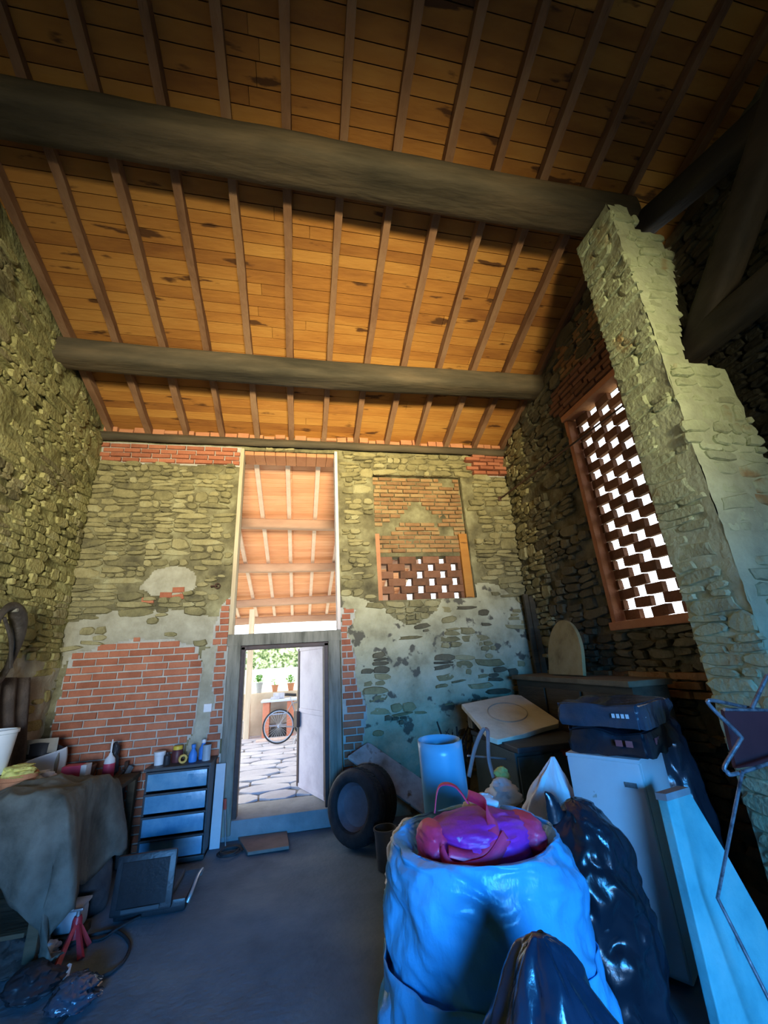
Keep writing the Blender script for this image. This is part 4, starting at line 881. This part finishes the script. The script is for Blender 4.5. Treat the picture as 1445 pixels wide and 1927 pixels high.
# branches and sticks behind the roll
bark = MAT('dark bark', [(.018, .014, .012), (.05, .038, .032)], 12, .9, .5, 40)
R = random.Random(5)
for i in range(11):
    tx, ty = R.uniform(815, 895), R.uniform(1340, 1405); y = R.uniform(4.8, 5.25); t_ = at(tx, ty, Y=y); base = Vector((1.35+R.uniform(0, .38), R.uniform(4.7, 5.1), .01)); mid = base.lerp(t_, .6)+Vector((R.uniform(-.06, .06), R.uniform(-.06, .06), .03))
    q = MB(); pts = curve_pts([base, mid, t_], 5); rr = R.uniform(.012, .024); q.tube(pts, [rr*(1-.55*j/(len(pts)-1)) for j in range(len(pts))], 6)
    o = q.build('branch', bark, smooth=50); tag(o, 'dark dry branch in the pile beside the cream slab', 'branch', 'dry branches behind the plastic roll')
    for s_ in range(2):
        k = R.randint(5, 9); p = pts[k]; q = MB(); q.tube([p, p+Vector((R.uniform(-.1, .1), R.uniform(-.1, .05), R.uniform(.04, .12)))], [.006, .002], 5); q.build('twig', bark, o)
leath = MAT('mauve strap', [(.24, .15, .15), (.34, .22, .21)], 9, .6, .3, 30)
o = ribbon([at(882, 1462, Y=3.72), at(893, 1410, Y=3.75), at(907, 1376, Y=3.79), at(917, 1374, Y=3.79), at(918, 1392, Y=3.76), at(920, 1430, Y=3.72), at(930, 1468, Y=3.70)], .035, leath, 'leather_strap', None, .006, side=(1, .2, 0)); tag(o, 'mauve leather strap hooked over the cream slab corner', 'strap')
for i, (a, c, rr, lab) in enumerate(((at(880, 1422, Y=3.75), at(1000, 1432, Y=3.95), .008, 'thin steel rod lying across the clutter under the slab'), (at(960, 1412, Y=3.8), at(1050, 1378, Y=4.1), .010, 'pale wooden lath sticking out below the cream slab'))):
    q = MB(); q.tube([a, c], rr, 6); o = q.build('steel_rod' if i == 0 else 'wooden_lath', metal if i == 0 else M['porchpost'] if 'porchpost' in M else M['oldwood']); tag(o, lab, 'rod')
yl = MAT('yellow rag', [(.52, .50, .12), (.66, .62, .22)], 9, .9, .4, 30)
for nm, px_, py_, y, mat, lab, sz, cat in (('yellow_rag', 945, 1455, 3.70, yl, 'bright yellow rag on the clutter behind the tote', .055, 'rag'), ('plastic_wad', 945, 1490, 3.62, whitebag, 'white plastic wad below the yellow rag', .11, 'plastic'), ('cork_block', 1085, 1395, 3.75, MAT('cork', [(.28, .19, .08), (.40, .29, .14)], 12, .9, .4, 40), 'ochre cork chunk beside the wrapped boxes', .05, 'cork'), ('red_rag', 1066, 1412, 3.70, MAT('brick red rag', [(.20, .05, .035), (.30, .085, .06)], 8, .9, .4, 30), 'brick red rag hanging above the white shopping bag', .07, 'rag')):
    p = at(px_, py_, Y=y); zz = p.z-sz; o = crumple(nm, mat, (p.x, p.y, zz), [(sz*.7, 0), (sz, sz*.5), (sz*.9, sz*1.2), (sz*.4, sz*1.8), (sz*.05, sz*1.9)], R.randint(0, 90), .25, 0, 5, 36, 24, noiser=8); tag(o, lab, cat)
# crate under the bits, so they rest on something
q = MB(); cz = at(945, 1490, Y=3.62).z-.115; cx = at(945, 1490, Y=3.62).x
o = empty('wooden_crate', (cx, 3.66, 0), 'dark slatted crate holding rags between roll and cabinet', 'crate')
for k in range(5):
    for sgn in (-1, 1):
        z = cz*(k+.5)/5; w_ = cz/5-.012
        q = MB(); q.cbox((cx, 3.66+sgn*.16, z+.002), (.34, .015, w_), .003); q.build('slat', M['beam'], o)
        q = MB(); q.cbox((cx+sgn*.165, 3.66, z+.002), (.015, .30, w_), .003); q.build('slat', M['beam'], o)
q = MB(); q.cbox((cx, 3.66, cz-.008), (.36, .35, .015), .003); q.build('lid', M['beam'], o)
# ------------------------------------------------------------------ tyres, weathered board, bits by the door
rub = MAT('tyre rubber', [(.018, .018, .02), (.04, .04, .044)], 10, .7, .3, 50)
ax = Vector((-.72, -.68, .16)).normalized()
for i, (c, R_, lab) in enumerate(((Vector((.58, 4.93, .345)), .335, 'front one of two worn car tyres leaning beside the doorway'), (Vector((.735, 5.085, .34)), .33, 'rear one of two worn car tyres, against the weathered board'))):
    u_ = UZ.cross(ax).normalized(); v_ = ax.cross(u_)
    Mt = Matrix((u_, v_, ax)).transposed().to_4x4(); Mt.translation = c
    ty = empty('car_tyre', (c.x, c.y, 0), lab, 'tyre', 'tyres by the door')
    q = MB(); w_ = .085
    q.lathe([(R_*.66, -w_), (R_*.74, -w_*1.12), (R_*.90, -w_*1.05), (R_*.975, -w_*.8), (R_, -w_*.4), (R_, w_*.4), (R_*.975, w_*.8), (R_*.90, w_*1.05), (R_*.74, w_*1.12), (R_*.66, w_), (R_*.63, w_*.7), (R_*.63, -w_*.7), (R_*.66, -w_)], 44, M=Mt, cap=False); q.build('carcass', rub, ty, smooth=40)
    q = MB()
    for k in range(36):
        a = 2*math.pi*k/36; mm = Mt @ Matrix.Rotation(a, 4, 'Z'); q.box((R_-.001, .012, .028), (.008, .04, .04), mm); q.box((R_-.001, -.012, -.028), (.008, .04, .04), mm)
    q.build('tread', rub, ty)
    if i == 0:
        q = MB(); q.lathe([(R_*.62, .05), (R_*.60, .03), (R_*.52, -.02), (R_*.3, -.035), (.0001, -.03)], 32, M=Mt, cap=False); q.build('wheel_disc', MAT('dusty steel wheel', [(.16, .15, .18), (.26, .25, .29)], 5, .6, .1, 20, metal=.3), ty, smooth=50)
t0, t1 = at(652, 1427, Y=5.34), at(692, 1399, Y=5.50); t2 = at(795, 1472, Y=5.22); lg = (t2-t1); e3 = t0+lg*(t0.z-.0)/-(lg.z)
lg = lg*((t0.z+.0)/-lg.z); wv = (t1-t0)
q = MB(); nr = lg.cross(wv).normalized(); nr = nr if nr.y < 0 else -nr
def bl(s, t): return t0+wv*s+lg*t*(.985)
ed = [(0, .02), (.05, 0), (.95, 0), (1, .03), (1.02, .5), (1, 1), (0, 1), (-.03, .45)]
tp_ = [bl(s, t) for s, t in ed]; k = len(tp_)
for p in tp_: p.z = max(p.z, .002)
q.add(tp_+[p+nr*.03 for p in tp_], [list(range(k))[::-1], list(range(k, 2*k))]+[(i, (i+1) % k, k+(i+1) % k, k+i) for i in range(k)])
wm = MAT('bleached board', [(.16, .14, .12), (.34, .33, .32), (.44, .44, .44)], 4, .9, .5, 20, coord='W', spots=((.14, .09, .05), 4, .62, .06))
o = q.build('weathered_board', wm, bevel=.005); tag(o, 'bleached weathered board leaning behind the tyres', 'board')
o = crumple('plastic_wad', whitebag, (.92, 3.98, 0), [(.15, 0), (.20, .05), (.18, .2), (.13, .36), (.06, .46), (.01, .47)], 101, .22, .05, 6, 50, 40, noiser=6); tag(o, 'grey white crumpled plastic sheet left of the blue roll', 'plastic')
q = MB(); pb = at(724, 1640, Z=0); q.lathe([(.085, 0), (.10, .28), (.108, .285), (.108, .30), (.095, .30), (.08, .02)], 24, (pb.x+.03, pb.y+.05, .002)); o = q.build('bucket', MAT('dark grey bucket', [(.06, .062, .068), (.10, .10, .11)], 6, .5, .1, 20), smooth=40); tag(o, 'small dark grey bucket left of the huge blue sack', 'bucket')
q = MB(); c4 = [at(462, 1594, Z=.02), at(545, 1574, Z=.02), at(542, 1596, Z=.02), at(468, 1608, Z=.02)]
c4 = [at(448, 1577, Z=.02), at(540, 1566, Z=.02), at(544, 1594, Z=.02), at(466, 1606, Z=.02)]
q.add([Vector((p.x, p.y, .002)) for p in c4]+[Vector((p.x, p.y, .03)) for p in c4], [(3, 2, 1, 0), (4, 5, 6, 7), (0, 1, 5, 4), (1, 2, 6, 5), (2, 3, 7, 6), (3, 0, 4, 7)])
o = q.build('floor_slab', MAT('brown slab', [(.17, .13, .11), (.25, .19, .16)], 5, .9, .3, 30, coord='W'), bevel=.004); tag(o, 'loose brown slab lying in front of the doorstep', 'slab')
# poker with red handle and a cable ring at its foot
a, c = at(423, 1505, Y=5.45), at(424, 1592, Z=.02)
q = MB(); q.tube([a, c], .007, 8); o = q.build('iron_poker', metal); tag(o, 'iron poker with red handle leaning on the door frame', 'poker')
q = MB(); q.tube([a+(c-a)*-.02, a+(c-a)*.22], .016, 8); q.build('handle', MAT('red handle', [(.35, .04, .03), (.5, .08, .05)], 8, .5, .1, 20), o)
cc = at(432, 1606, Z=.01); q = MB()
q.tube(curve_pts([cc+Vector((.13*math.cos(t)*(1-.03*t), .10*math.sin(t), .006*t/3)) for t in [i*.6 for i in range(22)]], 4), .009, 6); o = q.build('cable_coil', rub, smooth=60); tag(o, 'small coil of black cable beside the brown slab', 'cable')
# ------------------------------------------------------------------ drawer unit and the things on it
DX0, DX1, DY0, DY1, DH = -1.53, -.905, 5.17, 5.52, .83
dw = empty('drawer_unit', ((DX0+DX1)/2, DY0, 0), 'plastic four drawer unit with translucent blue drawers by the door', 'drawers')
darkp = MAT('dark grey plastic', [(.035, .04, .045), (.06, .065, .07)], 6, .5, .1, 30)
drw = MAT('translucent blue drawer', [(.06, .20, .33), (.12, .29, .42), (.20, .36, .47)], 5, .3, .15, 14, spec=.5)
for nm, c, s in (('side_panel', (DX0+.012, (DY0+DY1)/2+.02, DH/2), (.024, DY1-DY0-.03, DH-.01)), ('side_panel', (DX1-.012, (DY0+DY1)/2+.02, DH/2), (.024, DY1-DY0-.03, DH-.01)), ('top', ((DX0+DX1)/2, (DY0+DY1)/2, DH-.012), (DX1-DX0+.02, DY1-DY0+.02, .028)), ('base', ((DX0+DX1)/2, (DY0+DY1)/2, .022), (DX1-DX0, DY1-DY0, .04)), ('back_panel', ((DX0+DX1)/2, DY1-.008, DH/2), (DX1-DX0, .014, DH-.04))):
    q = MB(); q.cbox(c, s, .006); q.build(nm, darkp, dw)
for k in range(4):
    z0 = .045+k*.192; q = MB(); cx = (DX0+DX1)/2; wv_ = DX1-DX0-.056
    q.cbox((cx, DY0+.012, z0+.082), (wv_, .016, .150), .008); d_ = q.build('drawer', drw, dw, smooth=40)
    q = MB(); q.cbox((cx, DY0+.16, z0+.055), (wv_-.03, .27, .095), .01); q.build('drawer_bin', drw, d_)
    q = MB(); q.cbox((cx, DY0+.004, z0+.168), (wv_+.03, .035, .020), .006); q.build('grip_bar', darkp, d_)
    q = MB(); q.cbox((cx+wv_*.22, DY0+.003, z0+.10), (.05, .006, .05), .003); q.build('moulded_grip', drw, d_)
def bottle(name, x, y, z, prof, mats, label, cat, n=20, group=None, parts=('body', 'cap')):
    e = empty(name, (x, y, z), label, cat, group)
    for pf_, m, pn_ in zip(prof, mats, parts):
        q = MB(); q.lathe(pf_, n, (x, y, z)); q.build(pn_, m, e, smooth=40)
    return e
def simple(c, name, rough=.45): return MAT(name, [tuple(v*.85 for v in c), c], 8, rough, .08, 30)
ZT = DH+.003
wpl = simple((.66, .70, .74), 'white tub plastic'); yel = simple((.72, .50, .05), 'yellow plastic'); blu = simple((.05, .22, .62), 'blue plastic'); blk = simple((.025, .028, .035), 'black plastic'); gry = simple((.32, .40, .46), 'grey blue tin'); mar2 = simple((.10, .03, .035), 'maroon glass')
def onu(x): return at(x, 1440, Y=5.34).x
bottle('white_tub', onu(299), 5.33, ZT, [[(.045, 0), (.052, .09), (.056, .092), (.056, .11)], [(.058, .11), (.058, .125), (.03, .128)]], [wpl, wpl], 'white plastic tub leftmost on the drawer unit', 'tub')
bottle('jar', onu(330), 5.38, ZT, [[(.05, 0), (.055, .03), (.055, .10), (.045, .12)], [(.048, .12), (.048, .155), (.02, .158)]], [mar2, yel], 'dark jar with yellow lid on the drawer unit', 'jar')
bottle('spray_can', onu(316), 5.28, ZT, [[(.032, 0), (.034, .005), (.034, .085), (.02, .1)], [(.018, .1), (.018, .118), (.01, .12)]], [blk, blk], 'short black can in front of yellow lidded jar', 'can')
q = MB(); px_ = onu(346); q.lathe([(.024, -.014), (.042, -.014), (.042, .014), (.024, .014), (.024, -.014)], 24, M=rotm((px_, 5.26, ZT+.044), .5, math.pi/2), cap=False); o = q.build('tape_roll', MAT('ochre tape', [(.52, .34, .08), (.62, .42, .12)], 8, .6, .1, 30), smooth=40); tag(o, 'ochre adhesive tape roll standing on the drawer unit', 'tape')
bottle('spray_bottle', onu(363), 5.30, ZT, [[(.038, 0), (.042, .01), (.042, .075), (.022, .11), (.016, .13)], [(.016, .13), (.022, .135), (.022, .165), (.008, .17)]], [blu, blu], 'short blue bottle beside the tape roll', 'bottle')
bottle('spray_bottle', onu(378), 5.40, ZT, [[(.040, 0), (.044, .01), (.044, .10), (.025, .135), (.018, .155)], [(.018, .155), (.024, .16), (.024, .19), (.008, .195)]], [blu, wpl], 'taller blue bottle with white cap on the drawer unit', 'bottle')
bottle('paint_tin', onu(388), 5.31, ZT, [[(.042, 0), (.042, .135), (.044, .137), (.044, .15)], [(.040, .146), (.036, .152), (.01, .152)]], [gry, darkp], 'grey blue tin rightmost on the drawer unit', 'tin')
# pale panel between drawers and door frame
q = MB(); c_ = at(408, 1612, Z=0); Mx = Matrix.Translation((-.845, 5.40, .002)) @ Matrix.Rotation(-.09, 4, 'X'); q.cbox((0, 0, .38), (.10, .02, .76), .003, Mx); o = q.build('laminate_offcut', MAT('pale laminate', [(.46, .48, .50), (.56, .58, .60)], 4, .6, .1, 20)); tag(o, 'narrow pale laminate offcut leaning between drawers and door frame', 'panel')
# ------------------------------------------------------------------ open black case on the floor
cs = empty('tool_case', (-1.15, 4.35, 0), 'open black plastic case with upright lid on the floor', 'case')
bkp2 = MAT('black case plastic', [(.010, .011, .013), (.022, .024, .028)], 6, .42, .15, 40, spec=.5)
l0, l1 = at(207, 1722, Y=4.22), at(322, 1722, Y=4.22); lt0 = at(215, 1602, Y=4.34)
cw = l1.x-l0.x; chh = lt0.z-.06
MC = frame((l0.x, 4.20, .055), (1, .02, 0), (0, .16, 1))
q = MB(); q.cbox((cw/2, chh/2, 0), (cw, chh, .05), .022, MC); lid = q.build('lid', bkp2, cs, smooth=40)
q = MB(); q.cbox((cw/2, chh/2, .027), (cw-.09, chh-.09, .008), .003, MC); q.build('lid_panel', MAT('glossy black panel', [(.006, .007, .009), (.014, .015, .018)], 6, .22, .05, 40, spec=.6), lid)
q = MB(); q.cbox((cw/2, .03, .035), (cw*.62, .03, .02), .008, MC); q.build('hinge_bar', darkp, cs)
q = MB(); q.cbox((l0.x+cw/2+.05, 4.50, .045), (cw+.08, .50, .085), .02); q.build('base_tray', bkp2, cs, smooth=40)
rail = MAT('bright steel rail', [(.28, .32, .36), (.45, .48, .5)], 8, .35, .05, 30, metal=.5)
q = MB(); xr_ = l0.x+cw+.10; q.tube(curve_pts([(xr_, 4.26, .05), (xr_+.02, 4.30, .10), (xr_+.02, 4.50, .125), (xr_+.02, 4.68, .10), (xr_, 4.72, .05)], 6), .014, 8); q.build('carry_handle', rail, cs, smooth=60)
q = MB(); q.cbox((l0.x+cw*.55, 4.52, .105), (cw*.8, .36, .035), .012); q.build('tool_insert', darkp, cs)
# canister beside it
o = crumple('grey_canister', MAT('sooty canister', [(.03, .03, .035), (.09, .085, .085)], 6, .6, .3, 30), (-1.62, 4.50, 0), [(.10, 0), (.125, .04), (.12, .25), (.10, .36), (.07, .42), (.03, .44)], 7, .03, 0, 5, 60, 40, noiser=5); tag(o, 'sooty grey canister with pale label behind the black case', 'canister')
q = MB(); q.lathe([(.05, .40), (.062, .43), (.055, .50), (.02, .51)], 16, (-1.62, 4.50, 0)); q2 = q.build('pale_cap', wpl, o, smooth=40)
# ------------------------------------------------------------------ workbench with its load
WB = empty('workbench', (-2.10, 4.50, 0), 'dark cluttered workbench along the left wall', 'workbench')
WX0, WX1, WY0, WY1, WZ = -2.48, -1.62, 3.75, 5.35, .78
for k in range(5):
    w_ = (WX1-WX0)/5; q = MB(); q.cbox((WX0+w_*(k+.5), (WY0+WY1)/2, WZ-.02), (w_-.008, WY1-WY0, .04), .006); q.build('top_board', M['beam'], WB)
for x in (WX0+.06, WX1-.05):
    for y in (WY0+.06, WY1-.06):
        q = MB(); q.cbox((x, y, (WZ-.042)/2), (.07, .07, WZ-.046), .008); q.build('leg', M['beam'], WB)
q = MB(); q.cbox(((WX0+WX1)/2, WY0+.06, WZ-.10), (WX1-WX0-.18, .035, .10), .005); q.build('apron', M['beam'], WB)
q = MB(); q.cbox(((WX0+WX1)/2, (WY0+WY1)/2, .22), (WX1-WX0-.18, WY1-WY0-.02, .025), .005); q.build('shelf', M['beam'], WB)
# tarpaulin
tarp = MAT('olive grey tarpaulin', [(.045, .05, .042), (.10, .105, .09), (.15, .16, .14)], 4, .75, .5, 16)
def fn(s, t):
    u = s*1.05; x = WX0+.02+u; y = WY0-.50+t*1.45
    over = max(0, x-(WX1+.01)); fr_ = max(0, (WY0-.02)-y)
    z = WZ+.045+.16*max(0, math.sin(u*3.1-.2))*math.sin(t*3.1)+.05*ridge((u*2.2, t*2.6, .5), 1.6, 3)+.02*ridge((u*5, t*5, .5), 1.6, 5)
    d = max(over*2.6, 0)
    f = .06*math.sin(t*17+2*math.sin(t*5))*min(1, d*2.5)+.02*ridge((t*6, d*2, 1), 1, 4)*min(1, d*3)
    xx = min(x, WX1+.03)+min(.10, over*.35)+f; zz = z-d*1.05
    if y < WY0-.03:
        k = WY0-.03-y; zz -= k*(.95+.3*math.sin(s*8+1)); y = WY0-.035-.035*(1+math.sin(s*21+2*math.sin(s*7)+k*3))*min(1, k*4)
    return Vector((xx, y, max(.12, zz)))
q = MB(); q.grid(fn, 90, 80); o = q.build('tarpaulin', tarp, smooth=75); m = o.modifiers.new('thickness', 'SOLIDIFY'); m.thickness = .006; m.offset = 1; tag(o, 'olive grey tarpaulin draped in folds over the workbench corner', 'tarpaulin')
def onb(x, y): return at(x, y, Z=WZ+.002)
# items standing on the bench
def P_(x, y, Y): p = at(x, y, Y=Y); return p
pk = simple((.62, .07, .13), 'pink red card'); 
p = P_(133, 1507, 5.00); bz = WZ+.002
o = empty('carton', (p.x, 5.0, bz), 'pink red and white carton on the workbench', 'box')
q = MB(); q.cbox((p.x-.02, 5.0, bz+.09), (.16, .12, .18), .004); q.build('red_side', pk, o); q = MB(); q.cbox((p.x+.085, 5.0, bz+.09), (.048, .118, .178), .004); q.build('white_side', wpl, o)
p = P_(201, 1470, 5.22); bottle('spray_bottle', p.x, 5.22, bz, [[(.045, 0), (.052, .01), (.052, .10), (.05, .13)], [(.051, .13), (.046, .17), (.02, .20), (.014, .22)], [(.008, .22), (.006, .34), (.003, .345)]], [pk, wpl, wpl], 'red bottle with thin white nozzle at the bench end', 'bottle', parts=('body', 'shoulder', 'nozzle'))
p = P_(214, 1450, 5.30); o = crumple('work_glove', blk, (p.x-.02, 5.31, bz), [(.05, 0), (.07, .05), (.075, .16), (.06, .24), (.03, .30), (.01, .31)], 5, .2, .06, 4, 40, 30, (.6, .5), noiser=8); tag(o, 'black work glove standing up behind the red bottle', 'glove')
p = P_(150, 1452, 5.20); q = MB(); q.lathe([(.09, 0), (.13, .05), (.145, .13), (.135, .14), (.12, .12), (.08, .03)], 26, (p.x, 5.18, bz)); o = q.build('clay_bowl', MAT('brown clay', [(.10, .05, .035), (.16, .08, .05)], 6, .8, .2, 30), smooth=40); tag(o, 'brown clay bowl on the bench behind the pink carton', 'bowl')
p = P_(20, 1530, 4.20); o = empty('clay_pot', (p.x, 4.20, bz+.05), 'terracotta pot with yellow cloth stuffed inside', 'pot'); q = MB(); q.lathe([(.075, .0), (.115, .17), (.125, .175), (.125, .21), (.105, .21), (.10, .17)], 26, (p.x, 4.20, bz+.075)); q.build('pot', M['terracotta'], o, smooth=40)
o2 = crumple('yellow_cloth', yl, (p.x, 4.20, bz+.255), [(.095, 0), (.12, .03), (.10, .07), (.05, .09), (.01, .095)], 9, .25, 0, 5, 50, 24, noiser=9, parent=o)
# white tray, pan, cardboard and bucket at the back
q = MB(); a0, a1 = P_(-20, 1478, 4.72), P_(122, 1418, 5.25)
def fn(s, t):
    p = a0.lerp(a1, s); th = -1.2+2.0*t; return Vector((p.x+.02*math.sin(s*9), p.y+.14*math.cos(th)-.10, bz+.115+.12*math.sin(th)*(1+.5*s)+.07*s))
q.grid(fn, 30, 14); o = q.build('white_tray', MAT('white sheet plastic', [(.58, .64, .70), (.68, .72, .76)], 3, .45, .1, 12), smooth=70); m = o.modifiers.new('thickness', 'SOLIDIFY'); m.thickness = .006; tag(o, 'curved white plastic tray lying across the bench', 'tray')
p = P_(78, 1452, 5.24); q = MB(); q.lathe([(.02, 0), (.12, .015), (.165, .11), (.172, .115), (.16, .11), (.11, .03), (.02, .02)], 30, M=rotm((p.x-.02, 5.22, bz+.20), 0, -.5)); o = q.build('pan', blk, smooth=40); tag(o, 'black round pan lying tilted in the white tray', 'pan')
card = MAT('grey cardboard', [(.26, .24, .20), (.36, .33, .27)], 4, .9, .15, 30)
o = empty('cardboard_box', (-2.30, 5.28, bz), 'open grey cardboard box at the left end of the bench', 'box'); p = P_(15, 1440, 5.25); p.x += .31
for c, s, rx in (((p.x-.02, 5.18, bz+.15), (.34, .008, .28), 0), ((p.x+.15, 5.26, bz+.15), (.008, .16, .28), 0), ((p.x-.02, 5.33, bz+.15), (.34, .008, .28), 0), ((p.x-.19, 5.26, bz+.15), (.008, .16, .28), 0)):
    q = MB(); q.cbox(c, s, .002); q.build('side', card, o)
q = MB(); q.cbox((p.x+.0, 5.15, bz+.35), (.28, .006, .13), .002, None); q.build('flap', card, o)
p = P_(-12, 1400, 4.15); q = MB(); q.lathe([(.11, 0), (.135, .28), (.145, .285), (.145, .31), (.128, .31), (.10, .02)], 26, (p.x, 4.15, bz+.30)); o = q.build('bucket', MAT('white bucket', [(.60, .66, .70), (.70, .74, .76)], 4, .4, .05, 20), smooth=40); tag(o, 'white plastic bucket at the left frame edge', 'bucket')
q = MB(); q.cbox((p.x, 4.15, bz+.15), (.22, .22, .295), .006); o = q.build('wooden_box', M['beam']); tag(o, 'dark wooden box under the white bucket', 'box')
p = P_(72, 1500, 4.75); o = crumple('plastic_wad', whitebag, (p.x, 4.72, bz+.0), [(.09, 0), (.13, .04), (.12, .12), (.06, .19), (.01, .2)], 19, .25, 0, 5, 50, 30, noiser=8); tag(o, 'grey clear plastic wad between tray and tarpaulin', 'plastic')
p = P_(8, 1492, 4.55); o = crumple('dark_rag', MAT('slate rag', [(.07, .09, .11), (.11, .14, .17)], 7, .9, .4, 30), (p.x-.02, 4.50, bz+.0), [(.10, 0), (.13, .05), (.11, .18), (.05, .26), (.01, .27)], 29, .2, 0, 5, 44, 26, noiser=7); tag(o, 'slate grey rag heaped behind the terracotta pot', 'rag')
q = MB(); q.tube(curve_pts([P_(120, 1508, 4.55)+UZ*.0, P_(165, 1500, 4.9), P_(205, 1478, 5.2), P_(232, 1450, 5.4)], 6), .016, 8); o = q.build('bent_pipe', darkp, smooth=60); tag(o, 'dark bent pipe running along the bench edge', 'pipe')
# posts between bench and drawers
stl = MAT('blue grey steel', [(.10, .13, .15), (.18, .22, .24)], 6, .6, .3, 30, metal=.3)
p = at(228, 1600, Y=5.28); t_ = at(229, 1472, Y=5.36); t2_ = at(247, 1442, Y=5.42)
q = MB(); q.tube([Vector((p.x, 5.26, .003)), Vector((t_.x, 5.36, t_.z)), Vector((t2_.x, 5.42, t2_.z))], .030, 6); o = q.build('bent_post', stl); tag(o, 'blue grey steel post with bent top beside the drawers', 'post')
p = at(241, 1432, Y=5.47); q = MB(); q.cbox((p.x-.01, 5.47, p.z/2), (.035, .035, p.z-.004), .005); o = q.build('iron_post', rust); tag(o, 'slim rusty iron post against brick beside the drawers', 'post')
# ------------------------------------------------------------------ junk under and in front of the bench
js = empty('jack_stand', (-1.47, 3.92, 0), 'red steel jack stand on the floor below the bench', 'jack stand')
red = MAT('red enamel', [(.42, .02, .03), (.58, .04, .05)], 8, .4, .15, 40, spec=.5)
ap = at(146, 1730, Y=4.0); fts = [at(106, 1822, Z=0), at(152, 1806, Z=0), at(166, 1780, Z=0), at(128, 1775, Z=0)]
for f in fts:
    q = MB(); q.tube([Vector((f.x, f.y, .004)), ap+(f-ap)*.12], [.022, .014], 4); q.build('leg', red, js)
q = MB(); q.lathe([(.035, 0), (.03, .10), (.022, .12)], 12, (ap.x, ap.y, ap.z-.10)); q.build('collar', red, js, smooth=40)
q = MB(); q.tube([ap-UZ*.05, ap+UZ*.05], .014, 8); q.cbox(tuple(ap+UZ*.055), (.06, .03, .015), .004); q.build('saddle', metal, js)
def fz(x, y): p = at(x, y, Z=.012); return p
q = MB(); q.tube(curve_pts([fz(165, 1762), fz(215, 1752), fz(243, 1774), fz(236, 1804), fz(212, 1828), fz(186, 1842), fz(160, 1872), fz(110, 1930), fz(60, 1990)], 8), .010, 6); o = q.build('cable', rub, smooth=60); tag(o, 'black cable looping over the floor and out of frame', 'cable')
q = MB(); q.tube(curve_pts([fz(262, 1732)+UZ*.02, fz(225, 1752)+UZ*.022, fz(190, 1768), fz(150, 1772), fz(110, 1790)], 8), .009, 6); o = q.build('cable', rub, smooth=60); tag(o, 'black cable running from the case to the jack stand', 'cable')
clr = MAT('cloudy tub', [(.34, .38, .42), (.46, .50, .54)], 5, .3, .1, 20)
p = at(128, 1718, Z=.15); q = MB(); q.cbox((p.x, p.y, .12), (.22, .16, .13), .03); q.cbox((p.x, p.y, .195), (.235, .175, .018), .006); o = q.build('plastic_tub', clr, smooth=40); tag(o, 'cloudy lidded plastic tub on blocks under the bench', 'tub')
q = MB(); q.cbox((p.x, p.y, .027), (.26, .2, .05), .006); o = q.build('wooden_block', M['beam']); tag(o, 'dark wooden block under the cloudy tub', 'block')
jk = [(75, 1790, 'cloth_scrap', wpl, 'white cloth scrap on the floor below the bench', .09, 'cloth'), (20, 1712, 'plastic_wad', whitebag, 'clear plastic wad on the floor at the left edge', .10, 'plastic'), (80, 1680, 'plastic_wad', whitebag, 'bluish plastic wad behind the bench leg', .10, 'plastic'), (140, 1868, 'dark_sack', film, 'dark glossy plastic sack crumpled in front of jack stand', .11, 'sack'), (60, 1850, 'dark_rag', blk, 'black rag heap on the floor nearest the left edge', .12, 'rag'), (30, 1800, 'dark_rag', MAT('sooty cloth', [(.03, .03, .03), (.07, .065, .06)], 7, .9, .4, 30), 'sooty cloth heap under the bench front', .16, 'rag'), (150, 1690, 'dark_rag', blk, 'black cloth under the bench beside the canister', .13, 'rag')]
for i, (x, y, nm, mt, lab, sz, cat) in enumerate(jk):
    p = at(x, y+12, Z=.03); o = crumple(nm, mt, (p.x, p.y, .004), [(sz*.75, 0), (sz, sz*.3), (sz*.9, sz*.8), (sz*.4, sz*1.15), (sz*.05, sz*1.2)], 200+i*7, .20, .03, 5, 60, 34, noiser=9); tag(o, lab, cat)
for i, (a, c, nm, mt, lab, rr) in enumerate((((118, 1862), (128, 1830), 'white_strip', wpl, 'short white plastic strip beside the glossy sack', .016), ((117, 1880), (160, 1868), 'metal_bar', metal, 'bright metal bar on the floor in front', .010), ((176, 1858), (192, 1842), 'metal_bar', metal, 'short bright bar next to the black cable', .008), ((0, 1800), (30, 1772), 'curved_stick', M['oldwood'], 'grey stick lying at the left frame edge', .018))):
    p0, p1 = at(a[0], a[1], Z=.03), at(c[0], c[1], Z=.03); p0.z = p1.z = rr+.006
    if i == 0: p0.z = .02; p1.z = .06
    q = MB(); q.tube([p0, p1], rr, 6); o = q.build(nm, mt); tag(o, lab, 'stick' if i == 3 else 'bar')
# scythe-like handle leaning on the bench and white tins on its shelf
for i, (x, y, sz, mt, lab) in enumerate(((38, 1645, .05, wpl, 'white tin on the bench shelf, upper left'), (20, 1668, .045, gry, 'grey tin on the bench shelf, far left'), (110, 1650, .06, clr, 'cloudy jar on the bench shelf behind tarpaulin'))):
    p = at(x, y, Y=4.3+.25*i); bottle('tin', max(p.x, WX0+.15+.15*i), 4.3+.25*i, .234, [[(sz, 0), (sz, sz*2.0)], [(sz*1.04, sz*2.0), (sz*1.04, sz*2.3), (sz*.5, sz*2.32)]], [mt, mt], lab, 'tin', parts=('body', 'lid'))
